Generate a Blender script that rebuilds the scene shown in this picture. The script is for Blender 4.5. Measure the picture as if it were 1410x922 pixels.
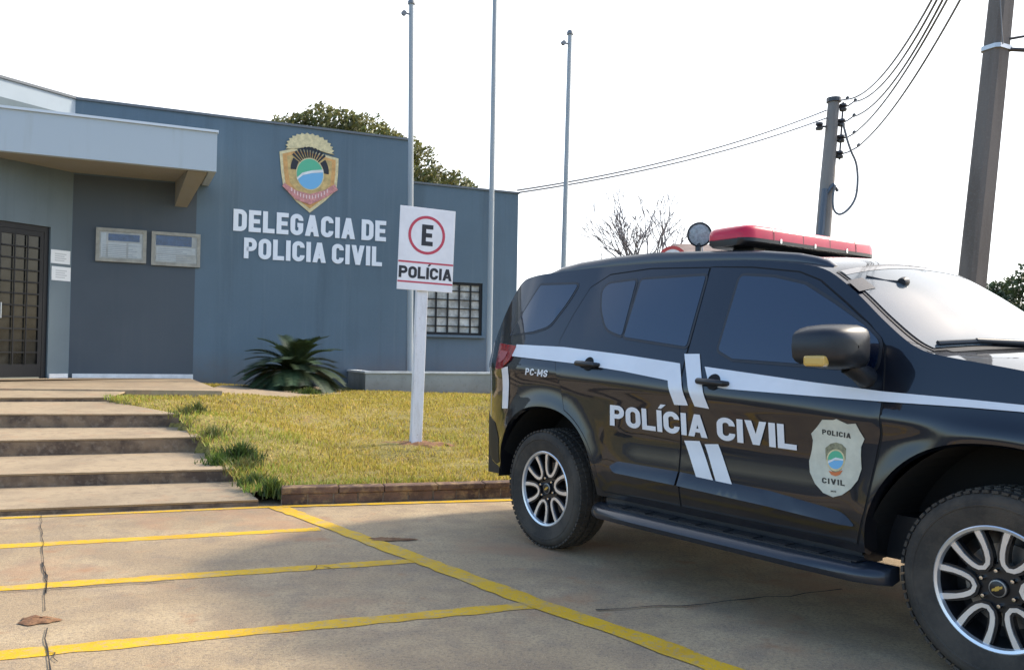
import bpy, bmesh, math, random
from math import sin, cos, pi, radians, sqrt, atan2
from mathutils import Vector, Matrix
from mathutils.geometry import delaunay_2d_cdt
random.seed(7)
for o in list(bpy.data.objects): bpy.data.objects.remove(o, do_unlink=True)
sc = bpy.context.scene
COL = sc.collection

# ------------------------------------------------------------------ camera, sky, sun, exposure
FPX, VPY, PIT, ROL, EYE = 1186.7, 466.5, -0.0168, 0.0177, 1.269
_fw = Vector((0, cos(PIT), -sin(PIT))); _up = Vector((0, sin(PIT), cos(PIT))); _rt = Vector((1, 0, 0))
CR = cos(ROL) * _rt + sin(ROL) * _up
CU = -sin(ROL) * _rt + cos(ROL) * _up
CF = _fw
cam_d = bpy.data.cameras.new('camera')
cam = bpy.data.objects.new('camera', cam_d); COL.objects.link(cam)
m = Matrix.Identity(4)
for i in range(3):
    m[i][0] = CR[i]; m[i][1] = CU[i]; m[i][2] = -CF[i]
m[2][3] = EYE
cam.matrix_world = m
cam_d.sensor_fit = 'HORIZONTAL'; cam_d.sensor_width = 36
cam_d.lens = 36 * FPX / 1410
cam_d.shift_y = (VPY - 461) / 1410
cam_d.clip_end = 3000; cam_d.clip_start = 0.05
sc.camera = cam

SUN_EL, SUN_AZ = radians(38), radians(61.5)      # azimuth from +Y towards +X
world = bpy.data.worlds.new('World'); sc.world = world; world.use_nodes = True
wn = world.node_tree.nodes; wl = world.node_tree.links
bg = wn['Background']
sky = wn.new('ShaderNodeTexSky'); sky.sky_type = 'NISHITA'; sky.sun_disc = False
sky.sun_elevation = SUN_EL; sky.sun_rotation = SUN_AZ
sky.dust_density = 2.2; sky.air_density = 1.0; sky.ozone_density = 1.0
hs = wn.new('ShaderNodeHueSaturation'); hs.inputs['Saturation'].default_value = 1.12
wl.new(sky.outputs[0], hs.inputs['Color']); 
wtc = wn.new('ShaderNodeTexCoord'); wdot = wn.new('ShaderNodeVectorMath'); wdot.operation = 'DOT_PRODUCT'; wdot.inputs[1].default_value = (.12, .99, 0)
wl.new(wtc.outputs['Generated'], wdot.inputs[0])
wnz = wn.new('ShaderNodeTexNoise'); wnz.inputs['Scale'].default_value = 2.2; wnz.inputs['Detail'].default_value = 6; wl.new(wtc.outputs['Generated'], wnz.inputs['Vector'])
wad = wn.new('ShaderNodeMath'); wad.operation = 'MULTIPLY_ADD'; wad.inputs[1].default_value = .55; wl.new(wnz.outputs['Fac'], wad.inputs[0]); wl.new(wdot.outputs['Value'], wad.inputs[2])
wmr = wn.new('ShaderNodeMapRange'); wmr.interpolation_type = 'SMOOTHSTEP'; wmr.inputs['From Min'].default_value = .35; wmr.inputs['From Max'].default_value = 1.0; wmr.inputs['To Max'].default_value = .88
wl.new(wad.outputs[0], wmr.inputs['Value'])
wmx = wn.new('ShaderNodeMix'); wmx.data_type = 'RGBA'; wmx.inputs['B'].default_value = (5.2, 5.3, 5.4, 1)      # thin high white cloud over the front half of the sky
wl.new(wmr.outputs[0], wmx.inputs['Factor']); wl.new(hs.outputs[0], wmx.inputs['A']); wl.new(wmx.outputs['Result'], bg.inputs[0])
bg.inputs[1].default_value = 0.15
sun_d = bpy.data.lights.new('sun', 'SUN'); sun_d.energy = 2.0; sun_d.angle = radians(6); sun_d.color = (1, .90, .74)
sun = bpy.data.objects.new('sun', sun_d); COL.objects.link(sun)
sdir = Vector((sin(SUN_AZ) * cos(SUN_EL), cos(SUN_AZ) * cos(SUN_EL), sin(SUN_EL)))
sun.rotation_euler = sdir.to_track_quat('Z', 'Y').to_euler()
sun.location = (30, 20, 40)
sc.view_settings.view_transform = 'Standard'; sc.view_settings.look = 'None'
sc.view_settings.exposure = 1.34; sc.view_settings.gamma = 1; sc.view_settings.use_curve_mapping = False
sc.render.engine = 'CYCLES'

# ------------------------------------------------------------------ survey helpers: sight lines of the photograph met with real planes
EYEP = Vector((0, 0, EYE))
def ray(u, v):
    d = CR * ((u - 705) / FPX) - CU * ((v - VPY) / FPX) + CF
    return d / d.y
def atd(u, v, D): return EYEP + ray(u, v) * D
def gnd(u, v, z=0.0):
    d = ray(u, v); return EYEP + d * ((z - EYE) / d.z)
def onplane(u, v, P, N):
    d = ray(u, v); return EYEP + d * ((P - EYEP).dot(N) / d.dot(N))

# ------------------------------------------------------------------ materials
MATS = {}
def mat(name, col, rough=.6, metal=0, coat=0, var=0, vscale=4, col2=None, bump=0, bscale=60, spec=.5, emit=None, detail=4, coatr=.03):
    if name in MATS: return MATS[name]
    M = bpy.data.materials.new(name); M.use_nodes = True; MATS[name] = M
    nt = M.node_tree; b = nt.nodes['Principled BSDF']
    b.inputs['Base Color'].default_value = (*col, 1); b.inputs['Roughness'].default_value = rough
    b.inputs['Metallic'].default_value = metal; b.inputs['Coat Weight'].default_value = coat
    b.inputs['Coat Roughness'].default_value = coatr
    b.inputs['Specular IOR Level'].default_value = spec
    if var or col2 or bump:
        tc = nt.nodes.new('ShaderNodeTexCoord')
    if var or col2:
        n = nt.nodes.new('ShaderNodeTexNoise'); n.inputs['Scale'].default_value = vscale; n.inputs['Detail'].default_value = detail
        n.inputs['Roughness'].default_value = .65
        nt.links.new(tc.outputs['Object'], n.inputs['Vector'])
        r = nt.nodes.new('ShaderNodeValToRGB'); r.color_ramp.elements[0].position = .36; r.color_ramp.elements[1].position = .64
        c2 = col2 or tuple(c * (1 - var) for c in col)
        r.color_ramp.elements[0].color = (*c2, 1)
        r.color_ramp.elements[1].color = (*(col if col2 else tuple(min(1, c * (1 + var * .6)) for c in col)), 1)
        nt.links.new(n.outputs['Fac'], r.inputs['Fac']); nt.links.new(r.outputs[0], b.inputs['Base Color'])
    if bump:
        n2 = nt.nodes.new('ShaderNodeTexNoise'); n2.inputs['Scale'].default_value = bscale; n2.inputs['Detail'].default_value = 5
        nt.links.new(tc.outputs['Object'], n2.inputs['Vector'])
        bp = nt.nodes.new('ShaderNodeBump'); bp.inputs['Strength'].default_value = bump; bp.inputs['Distance'].default_value = .02
        nt.links.new(n2.outputs['Fac'], bp.inputs['Height']); nt.links.new(bp.outputs[0], b.inputs['Normal'])
    if emit: b.inputs['Emission Color'].default_value = (*emit[0], 1); b.inputs['Emission Strength'].default_value = emit[1]
    return M

def layered(name, base, layers, rough=.85, bump=.25, bscale=120, spec=.3):
    """noise layers: (scale, lo, hi, colour, amount)"""
    if name in MATS: return MATS[name]
    M = bpy.data.materials.new(name); M.use_nodes = True; MATS[name] = M
    nt = M.node_tree; b = nt.nodes['Principled BSDF']; b.inputs['Roughness'].default_value = rough
    b.inputs['Specular IOR Level'].default_value = spec
    tc = nt.nodes.new('ShaderNodeTexCoord')
    prev = None
    for k, (sca, lo, hi, col, amt) in enumerate(layers):
        n = nt.nodes.new('ShaderNodeTexNoise'); n.inputs['Scale'].default_value = sca if not isinstance(sca, tuple) else 1
        n.inputs['Detail'].default_value = 6; n.inputs['Roughness'].default_value = .62
        mp = nt.nodes.new('ShaderNodeMapping'); mp.inputs['Location'].default_value = (k * 7.3, k * 3.1, k * 1.7)
        if isinstance(sca, tuple): mp.inputs['Scale'].default_value = sca
        nt.links.new(tc.outputs['Object'], mp.inputs[0]); nt.links.new(mp.outputs[0], n.inputs['Vector'])
        mr = nt.nodes.new('ShaderNodeMapRange'); mr.inputs['From Min'].default_value = lo; mr.inputs['From Max'].default_value = hi
        mr.inputs['To Max'].default_value = amt
        nt.links.new(n.outputs['Fac'], mr.inputs['Value'])
        mx = nt.nodes.new('ShaderNodeMix'); mx.data_type = 'RGBA'
        nt.links.new(mr.outputs[0], mx.inputs['Factor'])
        if prev is None: mx.inputs['A'].default_value = (*base, 1)
        else: nt.links.new(prev, mx.inputs['A'])
        mx.inputs['B'].default_value = (*col, 1); prev = mx.outputs['Result']
    nt.links.new(prev, b.inputs['Base Color'])
    n2 = nt.nodes.new('ShaderNodeTexNoise'); n2.inputs['Scale'].default_value = bscale; n2.inputs['Detail'].default_value = 6
    nt.links.new(tc.outputs['Object'], n2.inputs['Vector'])
    bp = nt.nodes.new('ShaderNodeBump'); bp.inputs['Strength'].default_value = bump; bp.inputs['Distance'].default_value = .01
    nt.links.new(n2.outputs['Fac'], bp.inputs['Height']); nt.links.new(bp.outputs[0], b.inputs['Normal'])
    return M

M_conc = layered('concrete_yard', (.44, .32, .183), [(.55, .42, .62, (.305, .218, .128), .85), (1.6, .48, .66, (.52, .395, .235), .7), (2.9, .5, .66, (.27, .195, .125), .6), (7, .5, .72, (.21, .165, .125), .55),
                  (55, .47, .64, (.18, .14, .10), .65), (150, .52, .66, (.60, .48, .34), .6), (1.1, .53, .68, (.42, .235, .13), .7), (4.5, .60, .72, (.36, .17, .08), .5)], bump=.5, bscale=150)
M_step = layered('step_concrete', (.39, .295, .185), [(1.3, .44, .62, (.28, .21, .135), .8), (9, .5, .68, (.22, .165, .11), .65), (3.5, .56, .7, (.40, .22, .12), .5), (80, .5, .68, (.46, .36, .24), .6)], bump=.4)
M_riser = layered('riser_concrete_shaded', (.25, .175, .11), [(3, .42, .6, (.085, .06, .045), .9), (20, .5, .7, (.33, .26, .19), .5)], bump=.5)  # darker copy of the step concrete; the risers' shade is in the colour
M_yellow = layered('yellow_road_paint', (.68, .405, .008), [(3, .45, .65, (.56, .31, .008), .8), (7, .54, .66, (.42, .31, .17), .65), (38, .53, .66, (.40, .30, .17), .8), (130, .55, .7, (.33, .26, .17), .7)], rough=.7, bump=.3)
M_wall = layered('slate_blue_paint', (.118, .172, .215), [(.5, .4, .65, (.10, .148, .185), .8), ((2.6, 2.6, .16), .5, .72, (.078, .112, .138), .6), ((9, 9, .3), .56, .74, (.16, .21, .245), .4), (30, .5, .75, (.14, .195, .24), .3)], rough=.75, bump=.12, bscale=90)
M_wallsun = layered('grey_paint_sunlit', (.40, .46, .50), [(.8, .45, .7, (.33, .38, .42), .6), ((3, 3, .3), .55, .75, (.28, .31, .32), .45)], rough=.75, bump=.12, bscale=90)  # entrance wall above the canopy; its sunlight is in the colour
M_wallshade = layered('grey_paint_shaded', (.155, .197, .216), [(.8, .45, .7, (.125, .162, .18), .7), ((4, 4, .2), .52, .74, (.11, .14, .15), .5)], rough=.75, bump=.12, bscale=90)  # same wall under the canopy; the canopy's shade is in the colour
M_fascia = layered('canopy_paint', (.44, .505, .54), [(.9, .45, .7, (.45, .51, .55), .6), ((5, 5, .4), .55, .75, (.36, .39, .38), .5)], rough=.7, bump=.1)
M_soffit = layered('canopy_soffit', (.30, .285, .245), [(1.5, .45, .7, (.28, .26, .19), .7)], rough=.8)
M_planter = layered('planter_render', (.28, .30, .29), [(2, .45, .7, (.20, .21, .20), .7), (18, .55, .75, (.15, .15, .13), .5)], bump=.3)
M_white = mat('white_paint', (.78, .79, .78), .5, var=.12, vscale=6)
M_signwhite = mat('sign_white', (.80, .79, .80), .45, var=.06, vscale=5)
M_post = layered('white_post_paint', (.74, .74, .76), [((9, 9, 2), .52, .7, (.50, .48, .47), .6), (40, .6, .75, (.30, .26, .24), .6)], rough=.7)
M_coping = mat('coping_white', (.62, .64, .63), .7, var=.2, vscale=5)
M_galv = layered('galvanised_pole', (.40, .43, .44), [((12, 12, .6), .45, .7, (.30, .33, .34), .7)], rough=.5, bump=.05)
M_polewhite = layered('painted_pole_foot', (.36, .40, .42), [((12, 12, 1.2), .5, .7, (.45, .47, .45), .6)], rough=.6, bump=.05)
M_black = mat('black_metal', (.012, .013, .015), .5, spec=.3)
M_darkglass = mat('dark_glass', (.03, .035, .036), .12, spec=.8)
M_curtain = mat('pale_curtain', (.50, .50, .46), .35, var=.5, vscale=4)
M_red = mat('sign_red', (.52, .05, .085), .5)
M_ink = mat('sign_black', (.018, .018, .024), .5)
M_brick = layered('old_brick', (.20, .115, .075), [(3, .42, .6, (.07, .045, .035), .85), (11, .48, .64, (.34, .22, .11), .8), (40, .5, .7, (.10, .07, .055), .6)], bump=.6, bscale=60)
M_bricktop = layered('curb_top', (.33, .24, .17), [(6, .45, .65, (.16, .10, .075), .8)], bump=.5)
M_soil = layered('red_soil', (.26, .135, .065), [(8, .45, .65, (.16, .075, .04), .8), (50, .5, .7, (.36, .2, .1), .6)], bump=.8, bscale=50)
M_lawn = layered('lawn_base', (.30, .23, .055), [(.9, .42, .62, (.16, .145, .035), .8), (6, .5, .7, (.34, .26, .10), .6), (2.2, .56, .68, (.27, .155, .07), .7), (30, .46, .6, (.075, .06, .022), .8), (75, .5, .62, (.36, .28, .09), .7)], bump=.8, bscale=40)
M_asph = mat('distant_earth', (.10, .095, .05), .9, var=.3, vscale=.2)
M_crack = mat('crack_dirt', (.035, .03, .025), .95)
M_pole = layered('concrete_pole', (.175, .15, .13), [((4, 4, .5), .45, .65, (.115, .095, .08), .7), (40, .5, .7, (.22, .20, .18), .5)], bump=.3)
M_wire = mat('cable', (.16, .16, .165), .5)
M_insul = mat('insulator', (.05, .045, .045), .35)
M_bark = mat('bark', (.13, .10, .08), .9, var=.3, vscale=8)
M_twig = mat('pale_bark', (.30, .26, .24), .9, var=.25, vscale=4)

def splash(M, z0, z1, col, amt):
    nt = M.node_tree; b = nt.nodes['Principled BSDF']; lk = b.inputs['Base Color'].links; src = lk[0].from_socket if lk else None
    g = nt.nodes.new('ShaderNodeNewGeometry'); sx = nt.nodes.new('ShaderNodeSeparateXYZ'); nt.links.new(g.outputs['Position'], sx.inputs[0])
    mr = nt.nodes.new('ShaderNodeMapRange'); mr.inputs['From Min'].default_value = z1; mr.inputs['From Max'].default_value = z0; nt.links.new(sx.outputs['Z'], mr.inputs['Value'])
    n = nt.nodes.new('ShaderNodeTexNoise'); n.inputs['Scale'].default_value = 5; n.inputs['Detail'].default_value = 6; nt.links.new(g.outputs['Position'], n.inputs['Vector'])
    mu = nt.nodes.new('ShaderNodeMath'); mu.operation = 'MULTIPLY'; nt.links.new(mr.outputs[0], mu.inputs[0]); nt.links.new(n.outputs['Fac'], mu.inputs[1])
    m2 = nt.nodes.new('ShaderNodeMath'); m2.operation = 'MULTIPLY'; m2.inputs[1].default_value = amt; m2.use_clamp = True; nt.links.new(mu.outputs[0], m2.inputs[0])
    mx = nt.nodes.new('ShaderNodeMix'); mx.data_type = 'RGBA'; nt.links.new(m2.outputs[0], mx.inputs['Factor']); mx.inputs['A'].default_value = b.inputs['Base Color'].default_value; src and nt.links.new(src, mx.inputs['A']); mx.inputs['B'].default_value = (*col, 1)
    nt.links.new(mx.outputs['Result'], b.inputs['Base Color'])
splash(M_wall, .5, 1.25, (.17, .13, .10), .9); splash(M_planter, .35, .75, (.15, .10, .07), 1.3)
M_polefar = layered('grey_far_pole', (.29, .255, .225), [((4, 4, .5), .45, .65, (.20, .175, .155), .7)], bump=.2)
def leafmat(name, col, var=.5, trans=.3):
    if name in MATS: return MATS[name]
    M = bpy.data.materials.new(name); M.use_nodes = True; MATS[name] = M
    nt = M.node_tree; b = nt.nodes['Principled BSDF']; b.inputs['Roughness'].default_value = .55
    at = nt.nodes.new('ShaderNodeAttribute'); at.attribute_name = 'tint'
    mx = nt.nodes.new('ShaderNodeMix'); mx.data_type = 'RGBA'; mx.blend_type = 'MULTIPLY'; mx.inputs['Factor'].default_value = 1
    mx.inputs['A'].default_value = (*col, 1); nt.links.new(at.outputs['Color'], mx.inputs['B'])
    nt.links.new(mx.outputs['Result'], b.inputs['Base Color'])
    tr = nt.nodes.new('ShaderNodeBsdfTranslucent'); nt.links.new(mx.outputs['Result'], tr.inputs[0])
    ms = nt.nodes.new('ShaderNodeMixShader'); ms.inputs[0].default_value = trans
    nt.links.new(b.outputs[0], ms.inputs[1]); nt.links.new(tr.outputs[0], ms.inputs[2])
    nt.links.new(ms.outputs[0], nt.nodes['Material Output'].inputs[0])
    return M
M_grass = leafmat('dry_grass_blade', (.50, .405, .075), trans=.4)
M_leaf = leafmat('tree_leaf', (.15, .155, .055), trans=.3)
M_leafdark = leafmat('dark_tree_leaf', (.06, .085, .035), trans=.25)
M_palm = leafmat('cycad_leaf', (.035, .06, .025), trans=.15)
M_weed = leafmat('weed_leaf', (.10, .14, .035), trans=.35)

# ------------------------------------------------------------------ mesh builder
class MB:
    def __init__(s): s.v = []; s.f = []; s.tint = None
    def quad(s, a, b, c, d):
        n = len(s.v); s.v += [tuple(a), tuple(b), tuple(c), tuple(d)]; s.f.append((n, n+1, n+2, n+3))
    def poly(s, pts):
        n = len(s.v); s.v += [tuple(p) for p in pts]; s.f.append(tuple(range(n, n + len(pts))))
    def hexa(s, lo, hi):
        """closed solid from two loops of equal length"""
        n = len(s.v); k = len(lo); s.v += [tuple(p) for p in lo] + [tuple(p) for p in hi]
        s.f.append(tuple(n + i for i in reversed(range(k)))); s.f.append(tuple(n + k + i for i in range(k)))
        for i in range(k):
            j = (i + 1) % k; s.f.append((n + i, n + j, n + k + j, n + k + i))
    def box(s, c, half, ax=None):
        c = Vector(c); X, Y, Z = ax or (Vector((1, 0, 0)), Vector((0, 1, 0)), Vector((0, 0, 1)))
        hx, hy, hz = half
        lo = [c + X*a*hx + Y*b*hy - Z*hz for a, b in ((-1,-1),(1,-1),(1,1),(-1,1))]
        hi = [p + Z*2*hz for p in lo]; s.hexa(lo, hi)
    def tube(s, pts, rad, n=8, cap=True):
        pts = [Vector(p) for p in pts]; k0 = len(s.v)
        if not hasattr(rad, '__len__'): rad = [rad] * len(pts)
        ref = None
        for i, p in enumerate(pts):
            t = (pts[min(i+1, len(pts)-1)] - pts[max(i-1, 0)]).normalized()
            if ref is None: ref = t.orthogonal().normalized()
            ref = (ref - t * ref.dot(t)).normalized(); bi = t.cross(ref)
            for a in range(n):
                w = 2*pi*a/n; s.v.append(tuple(p + (ref*cos(w) + bi*sin(w)) * rad[i]))
        for i in range(len(pts)-1):
            for a in range(n):
                b = (a+1) % n; s.f.append((k0+i*n+a, k0+i*n+b, k0+(i+1)*n+b, k0+(i+1)*n+a))
        if cap:
            s.f.append(tuple(k0+a for a in reversed(range(n)))); s.f.append(tuple(k0+(len(pts)-1)*n+a for a in range(n)))
    def lathe(s, prof, c, ax, n=48, closed=False):
        """prof: (radius, height along axis)"""
        c = Vector(c); ax = Vector(ax).normalized(); u = ax.orthogonal().normalized(); w = ax.cross(u); k0 = len(s.v); m_ = len(prof)
        for a in range(n):
            t = 2*pi*a/n; d = u*cos(t) + w*sin(t)
            for r, h in prof: s.v.append(tuple(c + d*r + ax*h))
        for a in range(n):
            b = (a+1) % n
            for i in range(m_-1 + (1 if closed else 0)):
                j = (i+1) % m_
                s.f.append((k0+a*m_+i, k0+b*m_+i, k0+b*m_+j, k0+a*m_+j))
    def grid(s, P):
        k0 = len(s.v); r = len(P); c = len(P[0])
        for row in P: s.v += [tuple(p) for p in row]
        for i in range(r-1):
            for j in range(c-1): s.f.append((k0+i*c+j, k0+i*c+j+1, k0+(i+1)*c+j+1, k0+(i+1)*c+j))
    def build(s, name, material, parent=None, smooth=None, bevel=0, fix=True, seg=2):
        me = bpy.data.meshes.new(name); me.from_pydata(s.v, [], s.f); 
        if fix:
            b = bmesh.new(); b.from_mesh(me); bmesh.ops.remove_doubles(b, verts=b.verts, dist=1e-5)
            bmesh.ops.recalc_face_normals(b, faces=b.faces); b.to_mesh(me); b.free()
        me.materials.append(material if not isinstance(material, str) else MATS[material])
        if s.tint is not None and not fix:
            at = me.color_attributes.new('tint', 'FLOAT_COLOR', 'POINT')
            flat = []
            for t in s.tint: flat += [t[0], t[1], t[2], 1]
            at.data.foreach_set('color', flat)
        if smooth is not None:
            me.polygons.foreach_set('use_smooth', [True]*len(me.polygons))
            me.set_sharp_from_angle(angle=radians(smooth))
        me.update()
        o = bpy.data.objects.new(name, me); COL.objects.link(o)
        if bevel:
            md = o.modifiers.new('bevel', 'BEVEL'); md.width = bevel; md.segments = seg; md.limit_method = 'ANGLE'; md.angle_limit = radians(35)
        if parent:
            o.parent = parent
            if PREL: o.matrix_parent_inverse = parent.matrix_basis.inverted()
        return o
PREL = True
def tag(o, label=None, cat=None, group=None, kind=None):
    if label: o['label'] = label
    if cat: o['category'] = cat
    if group: o['group'] = group
    if kind: o['kind'] = kind
    return o
def empty(name, loc=(0, 0, 0), rz=0):
    o = bpy.data.objects.new(name, None); COL.objects.link(o); o.location = loc; o.rotation_euler = (0, 0, rz)
    o.empty_display_size = .2; return o

# ------------------------------------------------------------------ stroke lettering
def ribbon(pts, t, closed=False):
    P = []
    for p in pts:
        if not P or (Vector((p[0], p[1]))-P[-1]).length > 1e-4: P.append(Vector((p[0], p[1])))
    if closed and (P[0]-P[-1]).length < 1e-4: P.pop()
    n = len(P); L = []; R = []
    for i in range(n):
        a = P[(i-1) % n] if (closed or i > 0) else None; b = P[(i+1) % n] if (closed or i < n-1) else None
        d1 = (P[i]-a).normalized() if a is not None else (b-P[i]).normalized()
        d2 = (b-P[i]).normalized() if b is not None else d1
        nn = Vector((-d1.y, d1.x)) + Vector((-d2.y, d2.x)); nn.normalize()
        k = max(.35, nn.dot(Vector((-d1.y, d1.x))))
        L.append(P[i] + nn*t/2/k); R.append(P[i] - nn*t/2/k)
    return [[L[i], R[i], R[(i+1) % n], L[(i+1) % n]] for i in range(n if closed else n-1)]
def arc(cx, cy, rx, ry, a0, a1, n=6):
    return [(cx + rx*cos(radians(a0+(a1-a0)*i/n)), cy + ry*sin(radians(a0+(a1-a0)*i/n))) for i in range(n+1)]
def glyph(ch, w, t):
    h = t/2; r = min(.24, (w-t)/2)
    if ch == 'I': return [ribbon([(h, 0), (h, 1)], t)], t
    if ch == 'Í': return [ribbon([(h, 0), (h, 1)], t), [[Vector((h-.04, 1.08)), Vector((h+.10, 1.08)), Vector((h+.30, 1.28)), Vector((h+.08, 1.28))]]], t
    if ch == 'L': return [ribbon([(h, 1), (h, h), (w*.9, h)], t)], w*.9
    if ch == 'E': return [ribbon([(w*.92, 1-h), (h, 1-h), (h, h), (w*.92, h)], t), ribbon([(t, .5), (w*.84, .5)], t*.95)], w*.92
    if ch == 'D': return [ribbon([(h, h)] + arc(w-h-r, h+r, r, r, -90, 0) + arc(w-h-r, 1-h-r, r, r, 0, 90) + [(h, 1-h)], t, True)], w
    if ch == 'O': return [ribbon(arc(h+r, h+r, r, r, 180, 270) + arc(w-h-r, h+r, r, r, 270, 360) + arc(w-h-r, 1-h-r, r, r, 0, 90) + arc(h+r, 1-h-r, r, r, 90, 180), t, True)], w
    if ch in 'CG':
        e1 = min(.69, 1-h-r-.01); e0 = max(.31, h+r+.01)
        p = [(w-h, e1)] + arc(w-h-r, 1-h-r, r, r, 0, 90) + arc(h+r, 1-h-r, r, r, 90, 180) + arc(h+r, h+r, r, r, 180, 270) + arc(w-h-r, h+r, r, r, 270, 360)
        p += [(w-h, e0)] if ch == 'C' else [(w-h, .48), (w*.55, .48)]
        return [ribbon(p, t)], w
    if ch in 'AV':
        W = w*1.12; q = lambda x, y: Vector((x, y if ch == 'A' else 1-y)); k = t*1.08
        g = [[[q(0, 0), q(k, 0), q(W/2+k/2, 1), q(W/2-k/2, 1)]], [[q(W, 0), q(W-k, 0), q(W/2-k/2, 1), q(W/2+k/2, 1)]]]
        if ch == 'A': g.append([[q(W*.2, .2), q(W*.8, .2), q(W*.8-.04, .2+t*.8), q(W*.2+.04, .2+t*.8)]])
        return g, W
    if ch in 'PR':
        r2 = min(r, .2)
        g = [ribbon([(h, 0), (h, 1-h)] + arc(w-h-r2, 1-h-r2, r2, r2, 90, 0) + arc(w-h-r2, .38+r2+h-.02, r2, r2, 0, -90) + [(h, .36+h)], t)]
        if ch == 'R': g.append([[Vector((w*.4, .42)), Vector((w*.4+t, .42)), Vector((w, 0)), Vector((w-t*1.1, 0))]])
        return g, w
    if ch == 'M':
        W = w*1.3
        return [ribbon([(h, 0), (h, 1)], t), ribbon([(W-h, 0), (W-h, 1)], t), [[Vector((0, 1)), Vector((t, 1)), Vector((W/2+t*.4, .25)), Vector((W/2-t*.4, .25))]], [[Vector((W, 1)), Vector((W-t, 1)), Vector((W/2-t*.4, .25)), Vector((W/2+t*.4, .25))]]], W
    if ch == 'S':
        r2 = min(r, .24-h/2)
        p = [(w-h, min(.69, 1-h-r2-.01))] + arc(w-h-r2, 1-h-r2, r2, r2, 0, 90, 4) + arc(h+r2, 1-h-r2, r2, r2, 90, 180, 4) + arc(h+r2, .5+r2, r2, r2, 180, 270, 4) + arc(w-h-r2, .5-r2, r2, r2, 90, 0, 4) + arc(w-h-r2, h+r2, r2, r2, 0, -90, 4) + arc(h+r2, h+r2, r2, r2, 270, 180, 4) + [(h, max(.31, h+r2+.01))]
        return [ribbon(p, t)], w
    if ch == '-': return [ribbon([(0, .45), (.28, .45)], t)], .28
    return [], w*.45
def text_polys(txt, w=.55, t=.19, gap=.09, space=.3):
    x = 0; out = []
    for ch in txt:
        if ch == ' ': x += space; continue
        g, gw = glyph(ch, w, t)
        for k, st in enumerate(g): out.append(([[Vector((p.x + x, p.y)) for p in q] for q in st], k))
        x += gw + gap
    W = x - gap
    return out, W
def letters_flat(name, txt, fn, material, parent, off=.002, **kw):
    """fn(u in 0..1, v in 0..1, offset) -> 3-D point"""
    out, W = text_polys(txt, **kw); b = MB()
    for st, k in out:
        for q in st: b.poly([fn(p.x / W, p.y, off + k*.0004) for p in q])
    return b.build(name, material, parent)

# ------------------------------------------------------------------ GROUND
b = MB(); b.poly([(-900, -900, -.03), (900, -900, -.03), (900, 900, -.03), (-900, 900, -.03)])
tag(b.build('ground', M_asph), 'far level earth round the yard', 'ground', kind='structure')
b = MB(); b.poly([(-5.6, -3.5, 0), (16, -3.5, 0), (16, 13, 0), (-5.6, 6.9, 0)])
b.build('parking_yard', M_conc)['kind'] = 'structure'
b = MB(); b.poly([(-60, -60, -.012), (60, -60, -.012), (60, 30, -.012), (-60, 30, -.012)])
b.build('road', mat('asphalt', (.045, .043, .042), .9, var=.3, vscale=1.5))['kind'] = 'structure'  # unseen ground, added dark for the car's side to reflect
CURB0 = gnd(387, 695.3); CURB1 = gnd(704, 684.9); CD = (CURB1 - CURB0).normalized(); CN = Vector((-CD.y, CD.x, 0))
def strip(name, px, wid, z=.004, material=M_yellow, jag=0):
    """painted line along ground points given as survey pixels"""
    P = [Vector(gnd(*q)) if len(q) == 2 else Vector(q) for q in px]; Q = []
    for i in range(len(P)-1):
        n = max(1, int((P[i+1]-P[i]).length / .09)); Q += [P[i].lerp(P[i+1], k/n) for k in range(n)]
    Q.append(P[-1]); L = []; R = []
    for i, p in enumerate(Q):
        d = (Q[min(i+1, len(Q)-1)] - Q[max(i-1, 0)]).normalized(); n = Vector((-d.y, d.x, 0))
        j = jag * (random.random()-.5); ww = wid/2 * (1 + jag*(random.random()-.5)*1.6)
        L.append(p + n*(ww+j*.02) + Vector((0, 0, z))); R.append(p - n*(ww-j*.02) + Vector((0, 0, z)))
    bb = MB(); bb.grid([L, R]); o = bb.build(name, material); o['kind'] = 'structure'; return o
def ext(a, b_, k):
    A = gnd(*a); B = gnd(*b_); return tuple(A + (A-B).normalized()*k)
strip('road_marking', [ext((0, 752), (440, 728), 3), (0, 752), (440, 728)], .115, z=.002, jag=.22)
strip('road_marking', [ext((0, 810), (580, 771), 3), (0, 810), (582, 771)], .115, z=.0023, jag=.25)
strip('road_marking', [ext((0, 902), (742, 832), 3), (0, 902), (742, 832)], .115, z=.0026, jag=.22)
strip('road_marking', [(380, 697), (580, 771), (742, 832), (880, 878), (1000, 924), ext((1000, 924), (742, 832), 3)], .135, z=.0042, jag=.2)
strip('road_marking', [ext((0, 713.5), (365, 698), 3), (0, 713.5), (365, 698), (388, 697.6)], .07, z=.0032, jag=.2)
A = gnd(390, 697.5); B = gnd(704, 688.5)
strip('road_marking', [tuple(A), tuple(B), tuple(B + (B-A).normalized()*6)], .085, z=.0055, jag=.2)
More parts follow.
